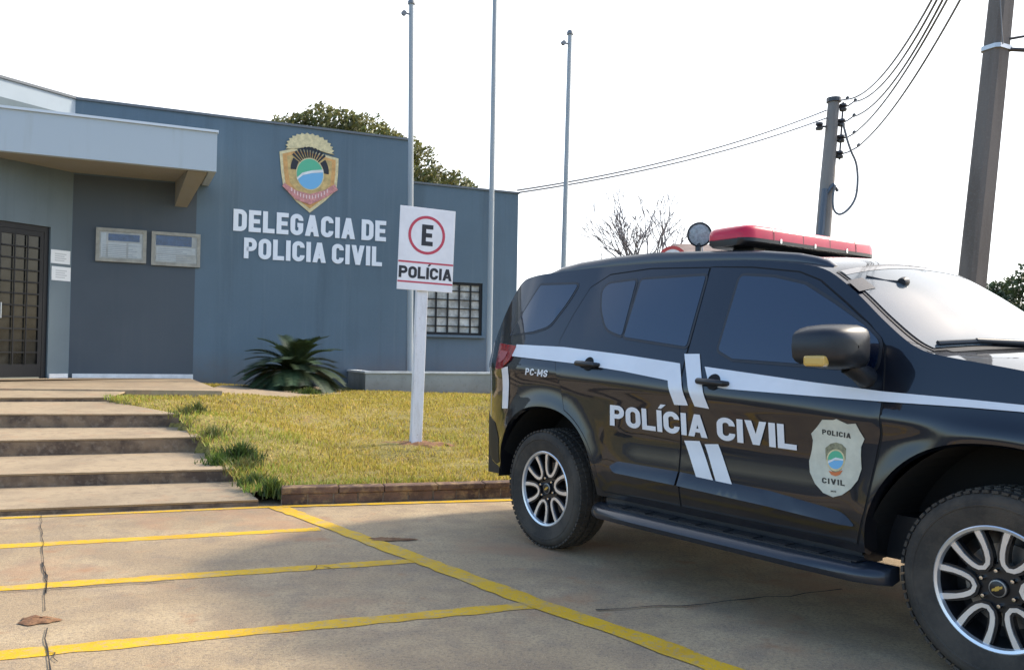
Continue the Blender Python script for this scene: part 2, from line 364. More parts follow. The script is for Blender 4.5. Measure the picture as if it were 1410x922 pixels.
# expansion joints and cracks
def crack(px, wid, ext_to=None):
    P = [gnd(*q) for q in px]; Q = []
    for i in range(len(P)-1):
        n = max(2, int((P[i+1]-P[i]).length/.11))
        for k in range(n):
            q = P[i].lerp(P[i+1], k/n); d = (P[i+1]-P[i]).normalized()
            Q.append(tuple(q + Vector((-d.y, d.x, 0))*random.gauss(0, wid*.8)))
    Q.append(tuple(P[-1])); strip('joint', Q, wid, z=.0068, material=M_crack, jag=.7)
crack([(56, 700), (58, 760), (63, 812), (63, 842)], .0045)
crack([(62, 866), (65, 895), (70, 925)], .008)
crack([(59, 775), (63, 800), (65, 818)], .007)
crack([(65, 895), (74, 900), (80, 912)], .004)
crack([(822, 842), (900, 836), (975, 832), (1160, 812)], .012)
crack([(0, 816), (120, 808), (240, 800)], .009)
crack([(430, 786), (436, 778), (452, 782), (462, 786)], .005)
def mound(px, rx, ry, h, name='dirt_mound'):
    c = gnd(*px); bb = MB(); rows = []
    for i in range(7):
        row = []
        for a in range(29):
            t = 2*pi*a/28; k = i/6; nz = 1 + .18*sin(3*t+1) + .12*sin(7*t)
            row.append((c.x + cos(t)*rx*k*nz, c.y + sin(t)*ry*k*nz, c.z + .005 + h*(1-k*k) + (random.random()*.006 if 0 < i < 6 else 0)))
        rows.append(row)
    bb.grid(rows); o = bb.build(name, M_soil, smooth=60); return o
tag(mound((52, 855), .085, .06, .010), 'small round heap of reddish dirt on the concrete beside the crack', 'dirt heap')
tag(mound((538, 743), .15, .045, .006), 'thin smear of brown dirt lying beside the long yellow line', 'dirt heap')

# ------------------------------------------------------------------ BUILDING FRAME (facade plane)
FA = 0.4263; FDIR = Vector((cos(FA), sin(FA), 0)); FN = Vector((sin(FA), -cos(FA), 0))     # FN looks at the yard
F0 = atd(66, 519.8, 15.0); F0.z = 0
UP = Vector((0, 0, 1))
def wp(u, v, off=0): return onplane(u, v, F0 + FN*off, FN)
def ws(u, v):                                      # survey pixel -> (distance along facade, height)
    p = wp(u, v); return (p - F0).dot(FDIR), p.z
def fpt(s, z, off=0): return F0 + FDIR*s + FN*off + UP*z
station = empty('police_station', F0)
tag(station, 'low slate blue police station with flat parapet, canopy and angled entrance wall', 'building')
sA, zA = ws(104, 138); sB, _ = ws(562, 300); _, zB = ws(560, 192.5)
zTop = (zA + zB)/2
sC, _ = ws(722.5, 300); _, zW = ws(640, 255)
WINGOFF = -.35
def cpz(): return onplane(298, 238.5, F0 + FN*1.45, FN).z + .02
# opening of the wing window (on the wing plane)
def wgp(u, v): p = onplane(u, v, F0 + FN*WINGOFF, FN); return (p-F0).dot(FDIR), p.z
wx0, wz1 = wgp(586, 386); wx1, wz0 = wgp(663.5, 462)
b = MB(); b.hexa([fpt(sA, 0, 0), fpt(sB, 0, 0), fpt(sB, 0, -6), fpt(sA, 0, -6)], [fpt(sA, zTop, 0), fpt(sB, zTop, 0), fpt(sB, zTop, -6), fpt(sA, zTop, -6)])
b.build('main_wall', M_wall, station)
# wing: wall with a window hole made of four blocks
b = MB(); s1 = sC + .05
s0 = sB + .002
def wblk(a, c, z0, z1): b.hexa([fpt(a, z0, WINGOFF), fpt(c, z0, WINGOFF), fpt(c, z0, WINGOFF-.25), fpt(a, z0, WINGOFF-.25)], [fpt(a, z1, WINGOFF), fpt(c, z1, WINGOFF), fpt(c, z1, WINGOFF-.25), fpt(a, z1, WINGOFF-.25)])
wblk(s0, wx0, 0, zW); wblk(wx1, sC, 0, zW); wblk(wx0, wx1, 0, wz0); wblk(wx0, wx1, wz1, zW)
b.hexa([fpt(s0, 0, WINGOFF-.5), fpt(sC, 0, WINGOFF-.5), fpt(sC, 0, -6), fpt(s0, 0, -6)], [fpt(s0, zW, WINGOFF-.5), fpt(sC, zW, WINGOFF-.5), fpt(sC, zW, -6), fpt(s0, zW, -6)])
b.build('wing_wall', M_wall, station)
M_porch = layered('porch_grey', (.082, .100, .116), [(.7, .45, .7, (.066, .082, .098), .7), ((4, 4, .2), .52, .74, (.10, .115, .13), .5)], rough=.75, bump=.12, bscale=90)  # greyer and darker than the rest of the facade, below the canopy
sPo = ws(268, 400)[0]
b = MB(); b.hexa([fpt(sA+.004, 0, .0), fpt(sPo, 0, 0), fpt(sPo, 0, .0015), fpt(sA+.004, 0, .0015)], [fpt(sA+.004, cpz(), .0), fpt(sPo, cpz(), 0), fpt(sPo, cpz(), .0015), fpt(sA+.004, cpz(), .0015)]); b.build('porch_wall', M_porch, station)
# roof drip trims
M_trim = mat('roof_drip_edge', (.13, .145, .16), .5)
b = MB(); b.box(fpt((sA+sB)/2, zTop+.02, .0), ((sB-sA)/2+.03, .03, .022), (FDIR, FN, UP))
b.box(fpt((sB+sC)/2, zW+.02, WINGOFF), ((sC-sB)/2+.02, .03, .02), (FDIR, FN, UP)); b.build('roof_trim', M_trim, station)
# angled entrance wall
CORN = fpt(sA, 0, 0); EDIR = Vector((-.5, -.866, 0)).normalized(); EN = Vector((.866, -.5, 0)).normalized()   # runs towards the left, nearer
def ep(u, v, off=0): return onplane(u, v, CORN + EN*off, EN)
def es(u, v): p = ep(u, v); return (p-CORN).dot(EDIR), p.z
def ept(s, z, off=0): return CORN + EDIR*s + EN*off + UP*z
zFloor = wp(66, 519.8).z
dz1 = es(58, 311)[1]; ds0 = es(66.5, 450)[0]
ds1 = ds0 + 1.75
zCan = ws(103, 160)[1]                                  # where the sunlit colour begins, above the canopy
b = MB()
def eblk(a, c, z0, z1, bb, o0=.0, o1=-.22): bb.hexa([ept(a, z0, o0), ept(c, z0, o0), ept(c, z0, o1), ept(a, z0, o1)], [ept(a, z1, o0), ept(c, z1, o0), ept(c, z1, o1), ept(a, z1, o1)])
eblk(-.0, ds0, 0, zCan, b); eblk(ds1, 5.5, 0, zCan, b); eblk(ds0, ds1, dz1, zCan, b)
b.build('entrance_wall', M_wallshade, station)
b = MB(); eblk(-.0, 5.5, zCan, zTop+.005, b); b.build('upper_wall', M_wallsun, station)
b = MB(); eblk(-.02, 5.5, zTop+.006, zTop+.05, b, .03, -.22); b.build('roof_trim', M_trim, station)
# door
door = MB(); fw_ = .085
def dblk(bb, a, c, z0, z1, o0=-.04, o1=-.10): eblk(a, c, z0, z1, bb, o0, o1)
dblk(door, ds0+.002, ds0+fw_, zFloor, dz1-.002); dblk(door, ds1-fw_, ds1-.002, zFloor, dz1-.002); dblk(door, ds0+fw_, ds1-fw_, dz1-fw_-.01, dz1-.002)
door_o = door.build('door', M_black, station)
leafw = (ds1-ds0-2*fw_)/2
for k in range(2):
    a = ds0+fw_+k*leafw; c = a+leafw; bb = MB()
    dblk(bb, a+.004, a+.07, zFloor+.02, dz1-fw_-.015, -.045, -.09); dblk(bb, c-.07, c-.004, zFloor+.02, dz1-fw_-.015, -.045, -.09)
    dblk(bb, a+.07, c-.07, zFloor+.02, zFloor+.24, -.045, -.09); dblk(bb, a+.07, c-.07, dz1-fw_-.10, dz1-fw_-.015, -.045, -.09)
    lf = bb.build('door_leaf', M_black, door_o)
    bb = MB(); dblk(bb, a+.06, c-.06, zFloor+.2, dz1-fw_-.08, -.072, -.076)
    bb.build('pane', mat('door_glass', (.006, .007, .007), .15, spec=.3, col2=(.025, .026, .024), vscale=3.2), door_o)
    bb = MB(); nb = 11; z0 = zFloor+.24; z1 = dz1-fw_-.1
    for i in range(1, nb):
        z = z0+(z1-z0)*i/nb; dblk(bb, a+.07, c-.07, z-.012, z+.012, -.03, -.05)
    for i in (1, 2):
        s_ = a+.07+(leafw-.14)*i/3; dblk(bb, s_-.009, s_+.009, z0, z1, -.024, -.044)
    bb.build('security_grille', M_black, door_o)
bb = MB(); hs_ = ds0+fw_+leafw; bb.tube([ept(hs_-.05, zFloor+1.0, -.04), ept(hs_-.05, zFloor+1.0, .03), ept(hs_-.05, zFloor+1.25, .03), ept(hs_-.05, zFloor+1.25, -.04)], .012); bb.build('handle', mat('door_handle_steel', (.5, .5, .5), .3, 1), door_o)
# skirting
sS1 = ws(265.5, 520)[0]; _, zsk = ws(180, 514.6)
b = MB(); b.hexa([fpt(sA+.06, zFloor-.3, .002), fpt(sS1, zFloor-.3, .002), fpt(sS1, zFloor-.3, .035), fpt(sA+.06, zFloor-.3, .035)], [fpt(sA+.06, zsk, .002), fpt(sS1, zsk, .002), fpt(sS1, zsk, .035), fpt(sA+.06, zsk, .035)])
b.hexa([ept(.03, zFloor-.3, 0), ept(ds0-.02, zFloor-.3, 0), ept(ds0-.02, zFloor-.3, .035), ept(.03, zFloor-.3, .035)], [ept(.03, zsk, 0), ept(ds0-.02, zsk, 0), ept(ds0-.02, zsk, .035), ept(.03, zsk, .035)])
b.build('skirting', M_white, station)
# canopy
CO = 1.45
def cp_(u, v, off=CO): return onplane(u, v, F0 + FN*off, FN)
cE = cp_(298, 238.5); sE = (cE-F0).dot(FDIR); zc0 = cE.z; zc1 = cp_(297, 183).z; zc0 = (zc0 + cp_(0, 205).z)/2 if abs(zc0-cp_(0, 205).z) < .3 else zc0
sL = sE - 9.5
can = MB(); can.hexa([fpt(sL, zc0, CO), fpt(sE, zc0, CO), fpt(sE, zc0, CO-.12), fpt(sL, zc0, CO-.12)], [fpt(sL, zc1, CO), fpt(sE, zc1, CO), fpt(sE, zc1, CO-.12), fpt(sL, zc1, CO-.12)])
can.hexa([fpt(sE-.12, zc0, CO-.121), fpt(sE, zc0, CO-.121), fpt(sE, zc0, .002), fpt(sE-.12, zc0, .002)], [fpt(sE-.12, zc1, CO-.121), fpt(sE, zc1, CO-.121), fpt(sE, zc1, .002), fpt(sE-.12, zc1, .002)])
can_o = can.build('canopy', M_fascia, station)
b = MB(); b.hexa([fpt(sL, zc0+.02, CO-.122), fpt(sE-.122, zc0+.02, CO-.122), fpt(sE-.122, zc0+.02, .003), fpt(sL, zc0+.02, .003)], [fpt(sL, zc0+.17, CO-.122), fpt(sE-.122, zc0+.17, CO-.122), fpt(sE-.122, zc0+.17, .003), fpt(sL, zc0+.17, .003)])
b.build('soffit', M_soffit, can_o)
b = MB(); b.box(fpt((sL+sE)/2, zc1+.022, CO-.03), ((sE-sL)/2+.02, .06, .02), (FDIR, FN, UP)); b.box(fpt(sE-.05, zc1+.022, CO/2-.05), (.06, CO/2-.06, .0195), (FDIR, FN, UP))
b.build('flashing', mat('flashing_metal', (.62, .68, .72), .4, 0), can_o)
_, zbr = ws(250, 285); sbr0 = ws(241, 270)[0]; sbr1 = ws(258, 270)[0]
b = MB(); zt = zc0+.018
fr0 = (sE-.45, sE-.14)
b.hexa([fpt(sbr0, zbr, .002), fpt(sbr1, zbr, .002), fpt(fr0[1], zt-.03, CO-.13), fpt(fr0[0], zt-.03, CO-.13)], [fpt(sbr0, zt, .002), fpt(sbr1, zt, .002), fpt(fr0[1], zt, CO-.13), fpt(fr0[0], zt, CO-.13)])
b.build('bracket', M_soffit, can_o)
# window in wing
wf = MB(); o0, o1 = WINGOFF-.03, WINGOFF-.09
def wbk(bb, a, c, z0, z1, p0, p1): bb.hexa([fpt(a, z0, p0), fpt(c, z0, p0), fpt(c, z0, p1), fpt(a, z0, p1)], [fpt(a, z1, p0), fpt(c, z1, p0), fpt(c, z1, p1), fpt(a, z1, p1)])
t = .055
wbk(wf, wx0, wx0+t, wz0, wz1, o0, o1); wbk(wf, wx1-t, wx1, wz0, wz1, o0, o1); wbk(wf, wx0+t, wx1-t, wz0, wz0+t, o0, o1); wbk(wf, wx0+t, wx1-t, wz1-t, wz1, o0, o1)
win = wf.build('window', M_black, station)
b = MB(); wbk(b, wx0+.04, wx1-.04, wz0+.04, wz1-.04, o1+.02, o1+.012); b.build('pane', M_curtain, win)
b = MB()
for i in range(1, 5): a = wx0+(wx1-wx0)*i/5; wbk(b, a-.016, a+.016, wz0+t, wz1-t, o0-.004, o1+.03)
for i in range(1, 6): z = wz0+(wz1-wz0)*i/6; wbk(b, wx0+t, wx1-t, z-.010, z+.010, o0-.012, o1+.026)
b.build('window_bars', M_black, win)
b = MB(); b.box(fpt((wx0+wx1)/2, wz0-.03, WINGOFF+.03), ((wx1-wx0)/2+.06, .06, .025), (FDIR, FN, UP)); b.build('sill', M_wall, win)
# wall lettering (raised)
def wall_text(txt, bl, br, tl, **kw):
    s0_, z0_ = ws(*bl); s1_, z1_ = ws(*br); _, zt_ = ws(*tl); z0_ = (z0_+z1_)/2
    out, W = text_polys(txt, **kw); bb = MB(); sx = (s1_-s0_)/W; sz = zt_-z0_
    for st, k in out:
        for q in st:
            bb.hexa([fpt(s0_+p.x*sx, z0_+p.y*sz, .001) for p in q], [fpt(s0_+p.x*sx, z0_+p.y*sz, .018+k*.0006) for p in q])
    bb.build('lettering', mat('letter_white', (.80, .84, .88), .5), station)
wall_text('DELEGACIA DE', (321, 316), (531, 334), (321, 287.5), w=.56, t=.205, gap=.085, space=.22)
wall_text('POLICIA CIVIL', (335.5, 354), (525.5, 368), (335.5, 327), w=.56, t=.205, gap=.085, space=.2)

# crest on the wall
_cp0 = ws(425, 238)
crest = empty('police_crest', fpt(_cp0[0], _cp0[1], .0))
tag(crest, 'gold shield shaped crest with scalloped crown and green and blue disc above the wall lettering', 'emblem')
def cz(u, v, off): s_, z_ = ws(370+u/7.09, 170+v/7.09); return fpt(s_, z_, off)
def cpoly(name, pts, o0, o1, material):
    bb = MB(); bb.hexa([cz(*p, o0) for p in pts], [cz(*p, o1) for p in pts]); return bb.build(name, material, crest)
M_gold = mat('crest_gold', (.62, .44, .17), .5, var=.25, vscale=9); M_goldpale = mat('crest_pale_gold', (.70, .60, .34), .5, var=.2, vscale=14)
M_orange = mat('crest_orange', (.66, .36, .12), .5, var=.2, vscale=8); M_pink = mat('crest_ribbon_red', (.62, .27, .25), .5, var=.3, vscale=20)
shield = [(105, 275), (235, 248), (400, 262), (560, 312), (680, 345), (676, 480), (660, 650), (540, 765), (400, 872), (270, 765), (140, 610), (118, 450)]
cpoly('shield', shield, .001, .016, M_goldpale)
sh2 = [((u-395)*.90+395, (v-545)*.90+540) for u, v in shield]; cpoly('shield_field', sh2, .016, .020, M_orange)
sh3 = [((u-395)*.76+398, (v-545)*.76+525) for u, v in shield]; cpoly('shield_centre', sh3, .020, .023, M_gold)
cr = []
n = 15
for i in range(n+1):
    a = radians(188 - i*196/n); cu, cv = 392, 255
    for rr in ((1.0, .9) if i < n else (1.0,)):
        aa = a - (0 if rr == 1 else radians(196/n*.5)); cr.append((cu + 238*rr*cos(aa) + 8, cv - 158*rr*sin(aa) + (cos(aa)*30)))
cr += [(560, 290), (400, 232), (240, 250)]
cpoly('crown', cr, .004, .028, M_goldpale)
def ring(name, c, r0, r1, a0, a1, n, o0, o1, material, sk=.1):
    bb = MB()
    for i in range(n):
        p = []
        for rr, k in ((r0, i), (r0, i+1), (r1, i+1), (r1, i)):
            a = radians(a0+(a1-a0)*k/n); p.append((c[0]+rr*cos(a)*.93, c[1]-rr*sin(a)+sk*rr*cos(a)))
        bb.hexa([cz(*q, o0) for q in p], [cz(*q, o1) for q in p])
    return bb.build(name, material, crest)
ring('dark_band', (398, 460), 135, 200, 148, 182, 8, .022, .030, M_ink)
ring('dark_band', (398, 460), 135, 200, -6, 36, 8, .022, .030, M_ink)
bb = MB()
for i in range(11):
    a = radians(141 - i*9.6); p = [(398+rr*cos(a+da)*.93, 460-rr*sin(a+da)+.1*rr*cos(a+da)) for rr, da in ((120, -.045), (120, .045), (228, .052), (228, -.052))]
    bb.hexa([cz(*q, .023) for q in p], [cz(*q, .031) for q in p])
bb.build('crest_rays', M_ink, crest)
disc = [(400+128*cos(2*pi*i/36), 498-148*sin(2*pi*i/36)+.08*128*cos(2*pi*i/36)) for i in range(36)]
cpoly('disc_border', [((u-400)*1.07+400, (v-498)*1.07+498) for u, v in disc], .023, .031, M_goldpale)
cpoly('green_field', disc, .031, .034, mat('crest_green', (.10, .46, .27), .5))
low = [(272, 545), (330, 500), (420, 478), (528, 470)] + [(400+128*cos(radians(-a)), 498+148*sin(radians(a))+8*cos(radians(a))) for a in range(10, 170, 10)]
cpoly('blue_field', low, .034, .037, mat('crest_blue', (.17, .45, .72), .5))
cpoly('white_wave', [(272, 555), (330, 508), (420, 488), (528, 482), (528, 455), (420, 462), (325, 484), (272, 532)], .037, .040, M_white)
cpoly('ribbon', [(130, 612), (260, 745), (400, 795), (560, 722), (672, 652), (640, 598), (540, 655), (400, 692), (260, 655), (150, 582)], .026, .036, M_pink)
bb = MB()
for i in range(13):
    u = 215+i*29; v = 650 + 80*(1-((u-400)/190)**2) - 6; p = [(u, v-20), (u+11, v-20), (u+11, v+16), (u, v+16)]
    bb.hexa([cz(*q, .036) for q in p], [cz(*q, .038) for q in p])
bb.build('ribbon_marks', mat('crest_ribbon_pale', (.78, .58, .55), .5), crest)

# notice boards and papers
def board(px, label, kind):
    s0_, z1_ = ws(px[0], px[1]); s1_, z0_ = ws(px[2], px[3])
    root = empty('notice_board', fpt((s0_+s1_)/2, z0_, 0)); tag(root, label, 'notice board', 'framed notice boards under the canopy')
    bb = MB(); t = .06
    def k(bb, a, c, z0, z1, o0, o1): wbk(bb, a, c, z0, z1, o0, o1)
    k(bb, s0_, s0_+t, z0_, z1_, .05, .002); k(bb, s1_-t, s1_, z0_, z1_, .05, .002); k(bb, s0_+t, s1_-t, z0_, z0_+t, .05, .002); k(bb, s0_+t, s1_-t, z1_-t, z1_, .05, .002)
    bb.build('frame', mat('board_frame', (.33, .32, .27), .5, var=.2, vscale=8), root)
    bb = MB(); k(bb, s0_+t, s1_-t, z0_+t, z1_-t, .02, .003); bb.build('backing', mat('board_paper_back', (.60, .57, .52), .6, var=.2, vscale=5), root)
    w_ = s1_-s0_; h_ = z1_-z0_; bb = MB()
    if kind == 0: k(bb, s0_+w_*.24, s0_+w_*.86, z0_+h_*.63, z0_+h_*.84, .024, .021)
    else: k(bb, s0_+w_*.09, s0_+w_*.82, z0_+h_*.60, z0_+h_*.90, .024, .021)
    bb.build('blue_heading', mat('notice_blue', (.03, .075, .22), .5, var=.3, vscale=14), root)
    bb = MB()
    if kind == 0:
        k(bb, s0_+w_*.10, s0_+w_*.20, z0_+h_*.14, z0_+h_*.86, .0235, .021); k(bb, s0_+w_*.24, s0_+w_*.60, z0_+h_*.14, z0_+h_*.58, .0235, .021); k(bb, s0_+w_*.64, s0_+w_*.90, z0_+h_*.14, z0_+h_*.58, .0235, .021)
    else: k(bb, s0_+w_*.10, s0_+w_*.90, z0_+h_*.36, z0_+h_*.56, .0235, .021); k(bb, s0_+w_*.10, s0_+w_*.50, z0_+h_*.14, z0_+h_*.33, .0235, .021)
    m3 = MB()
    for i in range(7):
        z = z0_+h_*(.18+.055*i); a = s0_+w_*.13; c_ = s0_+w_*(.82-.09*(i % 3)); m3.quad(fpt(a, z, .0245), fpt(c_, z, .0245), fpt(c_, z-.010, .0245), fpt(a, z-.010, .0245))
    m3.build('printed_lines', mat('notice_print', (.40, .41, .44), .6), root)
    bb.build('sheet', mat('notice_paper', (.72, .72, .70), .6, var=.1, vscale=9), root)
    bb = MB(); k(bb, s0_+t, s1_-t, z0_+t, z1_-t, .040, .0385)
    g = bb.build('glass', glass_clear(), root)
def glass_clear():
    if 'board_glass' in MATS: return MATS['board_glass']
    M = bpy.data.materials.new('board_glass'); M.use_nodes = True; MATS['board_glass'] = M; nt = M.node_tree
    gl = nt.nodes.new('ShaderNodeBsdfGlossy'); gl.inputs['Roughness'].default_value = .05
    tr = nt.nodes.new('ShaderNodeBsdfTransparent'); fr = nt.nodes.new('ShaderNodeFresnel'); fr.inputs[0].default_value = 1.45
    mx = nt.nodes.new('ShaderNodeMixShader'); nt.links.new(fr.outputs[0], mx.inputs[0]); nt.links.new(tr.outputs[0], mx.inputs[1]); nt.links.new(gl.outputs[0], mx.inputs[2])
    nt.links.new(mx.outputs[0], nt.nodes['Material Output'].inputs[0]); return M
board((132.5, 313, 201, 363), 'framed notice board with dark blue heading strip, nearer the entrance door', 0)
board((209, 318.5, 275, 368.5), 'framed notice board with a wide bright blue heading, nearer the wall lettering', 1)
def paper(px, label):
    s0_, z1_ = es(px[0], px[1]); s1_, z0_ = es(px[2], px[3]); bb = MB()
    bb.hexa([ept(s0_, z0_, .002), ept(s1_, z0_, .002), ept(s1_, z0_, .008), ept(s0_, z0_, .008)], [ept(s0_, z1_, .002), ept(s1_, z1_, .002), ept(s1_, z1_, .008), ept(s0_, z1_, .008)])
    o = bb.build('paper_notice', mat('paper_white', (.78, .80, .79), .6)); tag(o, label, 'paper notice', 'white paper notices by the door')
    bb = MB()
    for i in range(4):
        z = z1_-(z1_-z0_)*(.25+.16*i); a, c = s0_+(s1_-s0_)*.2, s0_+(s1_-s0_)*(.8-.1*(i % 2)); bb.quad(ept(a, z, .0092), ept(c, z, .0092), ept(c, z-.018, .0092), ept(a, z-.018, .0092))
    bb.build('printed_lines', mat('faint_print', (.52, .54, .54), .6), o)
paper((70, 343, 96, 364.5), 'white paper notice on the wall beside the door, upper of the two')
paper((71, 366, 96.5, 387.5), 'white paper notice on the wall beside the door, lower of the two')

# ------------------------------------------------------------------ steps, platform, path
steps = empty('entrance_steps', gnd(120, 706))
tag(steps, 'broad shallow concrete steps with blotchy shade-coloured risers climbing beside the lawn', 'steps')
def hz(u): return 473.9 + u*.0177
def lift(u, v, z): return gnd(u, v, z)
rs = [  # (top-left px, top-right px, z), back z
 ((0, 700.5), (356, 687), .052, .062), ((0, 652.3), (325, 644.7), .178, .20), ((0, 605.8), (281, 600.7), .353, .38), ((0, 569.5), (246.8, 569.3), .527, .565), ((0, 546.8), (150, 546.6), .618, .655)]
fr = []
for (a, c, z, zb) in rs:
    A = lift(*a, z); C = lift(*c, z); d = (A-C).normalized(); fr.append((A + d*3, C, z, zb))
PE_L = lift(0, 535.5, .665); PE_R = lift(306, 538.5, .665); PE_L2 = PE_L + (PE_L-PE_R).normalized()*4
for i, (A, C, z, zb) in enumerate(fr):
    if i < 4: nA, nC = fr[i+1][0], fr[i+1][1]
    else: nA, nC = PE_L2, lift(175, 536.8, .665)
    BL = Vector((nA.x, nA.y, zb)); BR = Vector((nC.x, nC.y, zb)); dn = -.35
    inn = Vector((-.10, .30, 0))
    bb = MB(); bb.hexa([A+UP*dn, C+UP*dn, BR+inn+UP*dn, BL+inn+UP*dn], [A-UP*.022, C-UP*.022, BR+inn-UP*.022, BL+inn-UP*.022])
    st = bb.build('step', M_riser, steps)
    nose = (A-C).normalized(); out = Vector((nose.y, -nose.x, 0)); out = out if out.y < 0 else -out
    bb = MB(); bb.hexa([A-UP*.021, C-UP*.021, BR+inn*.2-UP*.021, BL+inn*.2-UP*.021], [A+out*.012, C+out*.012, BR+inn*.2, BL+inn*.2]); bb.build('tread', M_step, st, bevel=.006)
bb = MB(); W1 = wp(300, 524.5); W0 = fpt(sA, zFloor, 0); W00 = ept(5.5, zFloor+.03, 0)
zed = lambda p, z: Vector((p.x, p.y, z))
top = [zed(PE_L2, .672), zed(PE_R, .672), zed(fpt(ws(262, 523)[0], 0, 0), zFloor), zed(W0, zFloor), zed(W00, zFloor+.02)]
bb.hexa([p - UP*.6 for p in top], top); bb.build('platform', M_step)['kind'] = 'structure'
pp = [lift(268, 541, .62), lift(400, 546.5, .555), lift(470, 541, .53), lift(470, 531, .53), lift(305, 530, .64)]
bb = MB(); bb.hexa([p - UP*.4 for p in pp], pp); bb.build('path', M_step)['kind'] = 'structure'

# ------------------------------------------------------------------ lawn
PL_OFF = 1.35
def plp(u, v): return onplane(u, v, F0 + FN*PL_OFF, FN)
pb = plp(503, 538.5); zpb = pb.z
ctrl = [(CURB0 + CN*.2 + UP*.125), CURB1 + CN*.2 + UP*.125, CURB1 + CD*3 + CN*.2 + UP*.125, CURB1 + CD*7 + CN*.2 + UP*.125, CURB0.lerp(CURB1, .5) + CN*.2 + UP*.125,
        atd(571, 611, 9.9), pb, plp(600, 541), plp(675, 543), fpt(12, zpb-.1, 1.2), fpt(16, zpb-.2, 1.2), CURB0 - CD*.25 + CN*.15 + UP*.09]
for (A, C, z, zb) in fr: ctrl += [C + Vector((.12, 0, -.02)), C + Vector((-1.2, -.2, -.05)), C + Vector((-3.2, -1, -.06))]
ctrl += [lift(300, 543.5, .60), lift(400, 547, .53), lift(270, 530, .60), lift(100, 530, .58), lift(405, 531, .55), fpt(4.0, .55, .1), fpt(8, .42, .1), fpt(12, .35, .1), fpt(-2, .5, 1.0), fpt(-4, .5, 2.0)]
ctrl.append(atd(560, 640, 8.9)); 
def lz(x, y):
    num = den = 0
    for p in ctrl:
        w_ = 1/((p.x-x)**2 + (p.y-y)**2 + .02)**1.5; num += w_*p.z; den += w_
    return num/den
def inpoly(x, y, P):
    c = False; j = len(P)-1
    for i in range(len(P)):
        if (P[i].y > y) != (P[j].y > y) and x < (P[j].x-P[i].x)*(y-P[i].y)/(P[j].y-P[i].y)+P[i].x: c = not c
        j = i
    return c
slabs = []
for i, (A, C, z, zb) in enumerate(fr):
    nA, nC = (fr[i+1][0], fr[i+1][1]) if i < 4 else (PE_L2, lift(175, 536.8, .665)); slabs.append([A, C, nC, nA])
slabs += [top, pp]
rows = []
for j in range(98):
    tt = .14 + j*.11
    rows.append([])
    for i in range(200):
        s_ = -9 + i*.11; p = CURB0 + CD*s_ + CN*tt; sunk = all(any(inpoly(p.x+ox, p.y+oy, S_) for S_ in slabs) for ox, oy in ((.09, 0), (-.09, 0), (0, .09), (0, -.09), (0, 0))) or (s_ < -.25 and inpoly(p.x, p.y, [fr[0][0], fr[0][1], fr[1][1]+Vector((.12, 0, 0)), fr[1][0]]))
        rows[-1].append((p.x, p.y, lz(p.x, p.y) + random.gauss(0, .006) + .012*sin(p.x*3.1)*sin(p.y*2.7) - (.30 if sunk else 0)))
bb = MB(); bb.grid(rows); bb.build('lawn', M_lawn, smooth=60)['kind'] = 'structure'
SIGN = atd(571.5, 611, 9.9)
cells = {}
from mathutils import noise as NZ
gb = MB(); gb.tint = []
def blade(bb, x, y, z, h, wdt, col, lean=.5):
    a = random.random()*2*pi; dx, dy = cos(a), sin(a); la = random.random()*2*pi; l = h*lean*random.random()
    tx, ty = x+cos(la)*l, y+sin(la)*l; n0 = len(bb.v)
    bb.v += [(x-dx*wdt/2, y-dy*wdt/2, z-.006), (x+dx*wdt/2, y+dy*wdt/2, z-.006), (x+(tx-x)*.4+dx*wdt*.4, y+(ty-y)*.4+dy*wdt*.4, z+h*.55), (x+(tx-x)*.4-dx*wdt*.4, y+(ty-y)*.4-dy*wdt*.4, z+h*.55), (tx, ty, z+h)]
    bb.f += [(n0, n0+1, n0+2, n0+3), (n0+3, n0+2, n0+4)]; bb.tint += [col]*5
cnt = 0
zc = {}
def lzc(x, y):
    i, j = int(x*8), int(y*8); k = (i, j)
    def g(i, j):
        if (i, j) not in zc: zc[(i, j)] = lz(i/8, j/8)
        return zc[(i, j)]
    import math as _m
    i, j = _m.floor(x*8), _m.floor(y*8); fx, fy = x*8-i, y*8-j
    return (g(i, j)*(1-fx)+g(i+1, j)*fx)*(1-fy) + (g(i, j+1)*(1-fx)+g(i+1, j+1)*fx)*fy
tries = 0
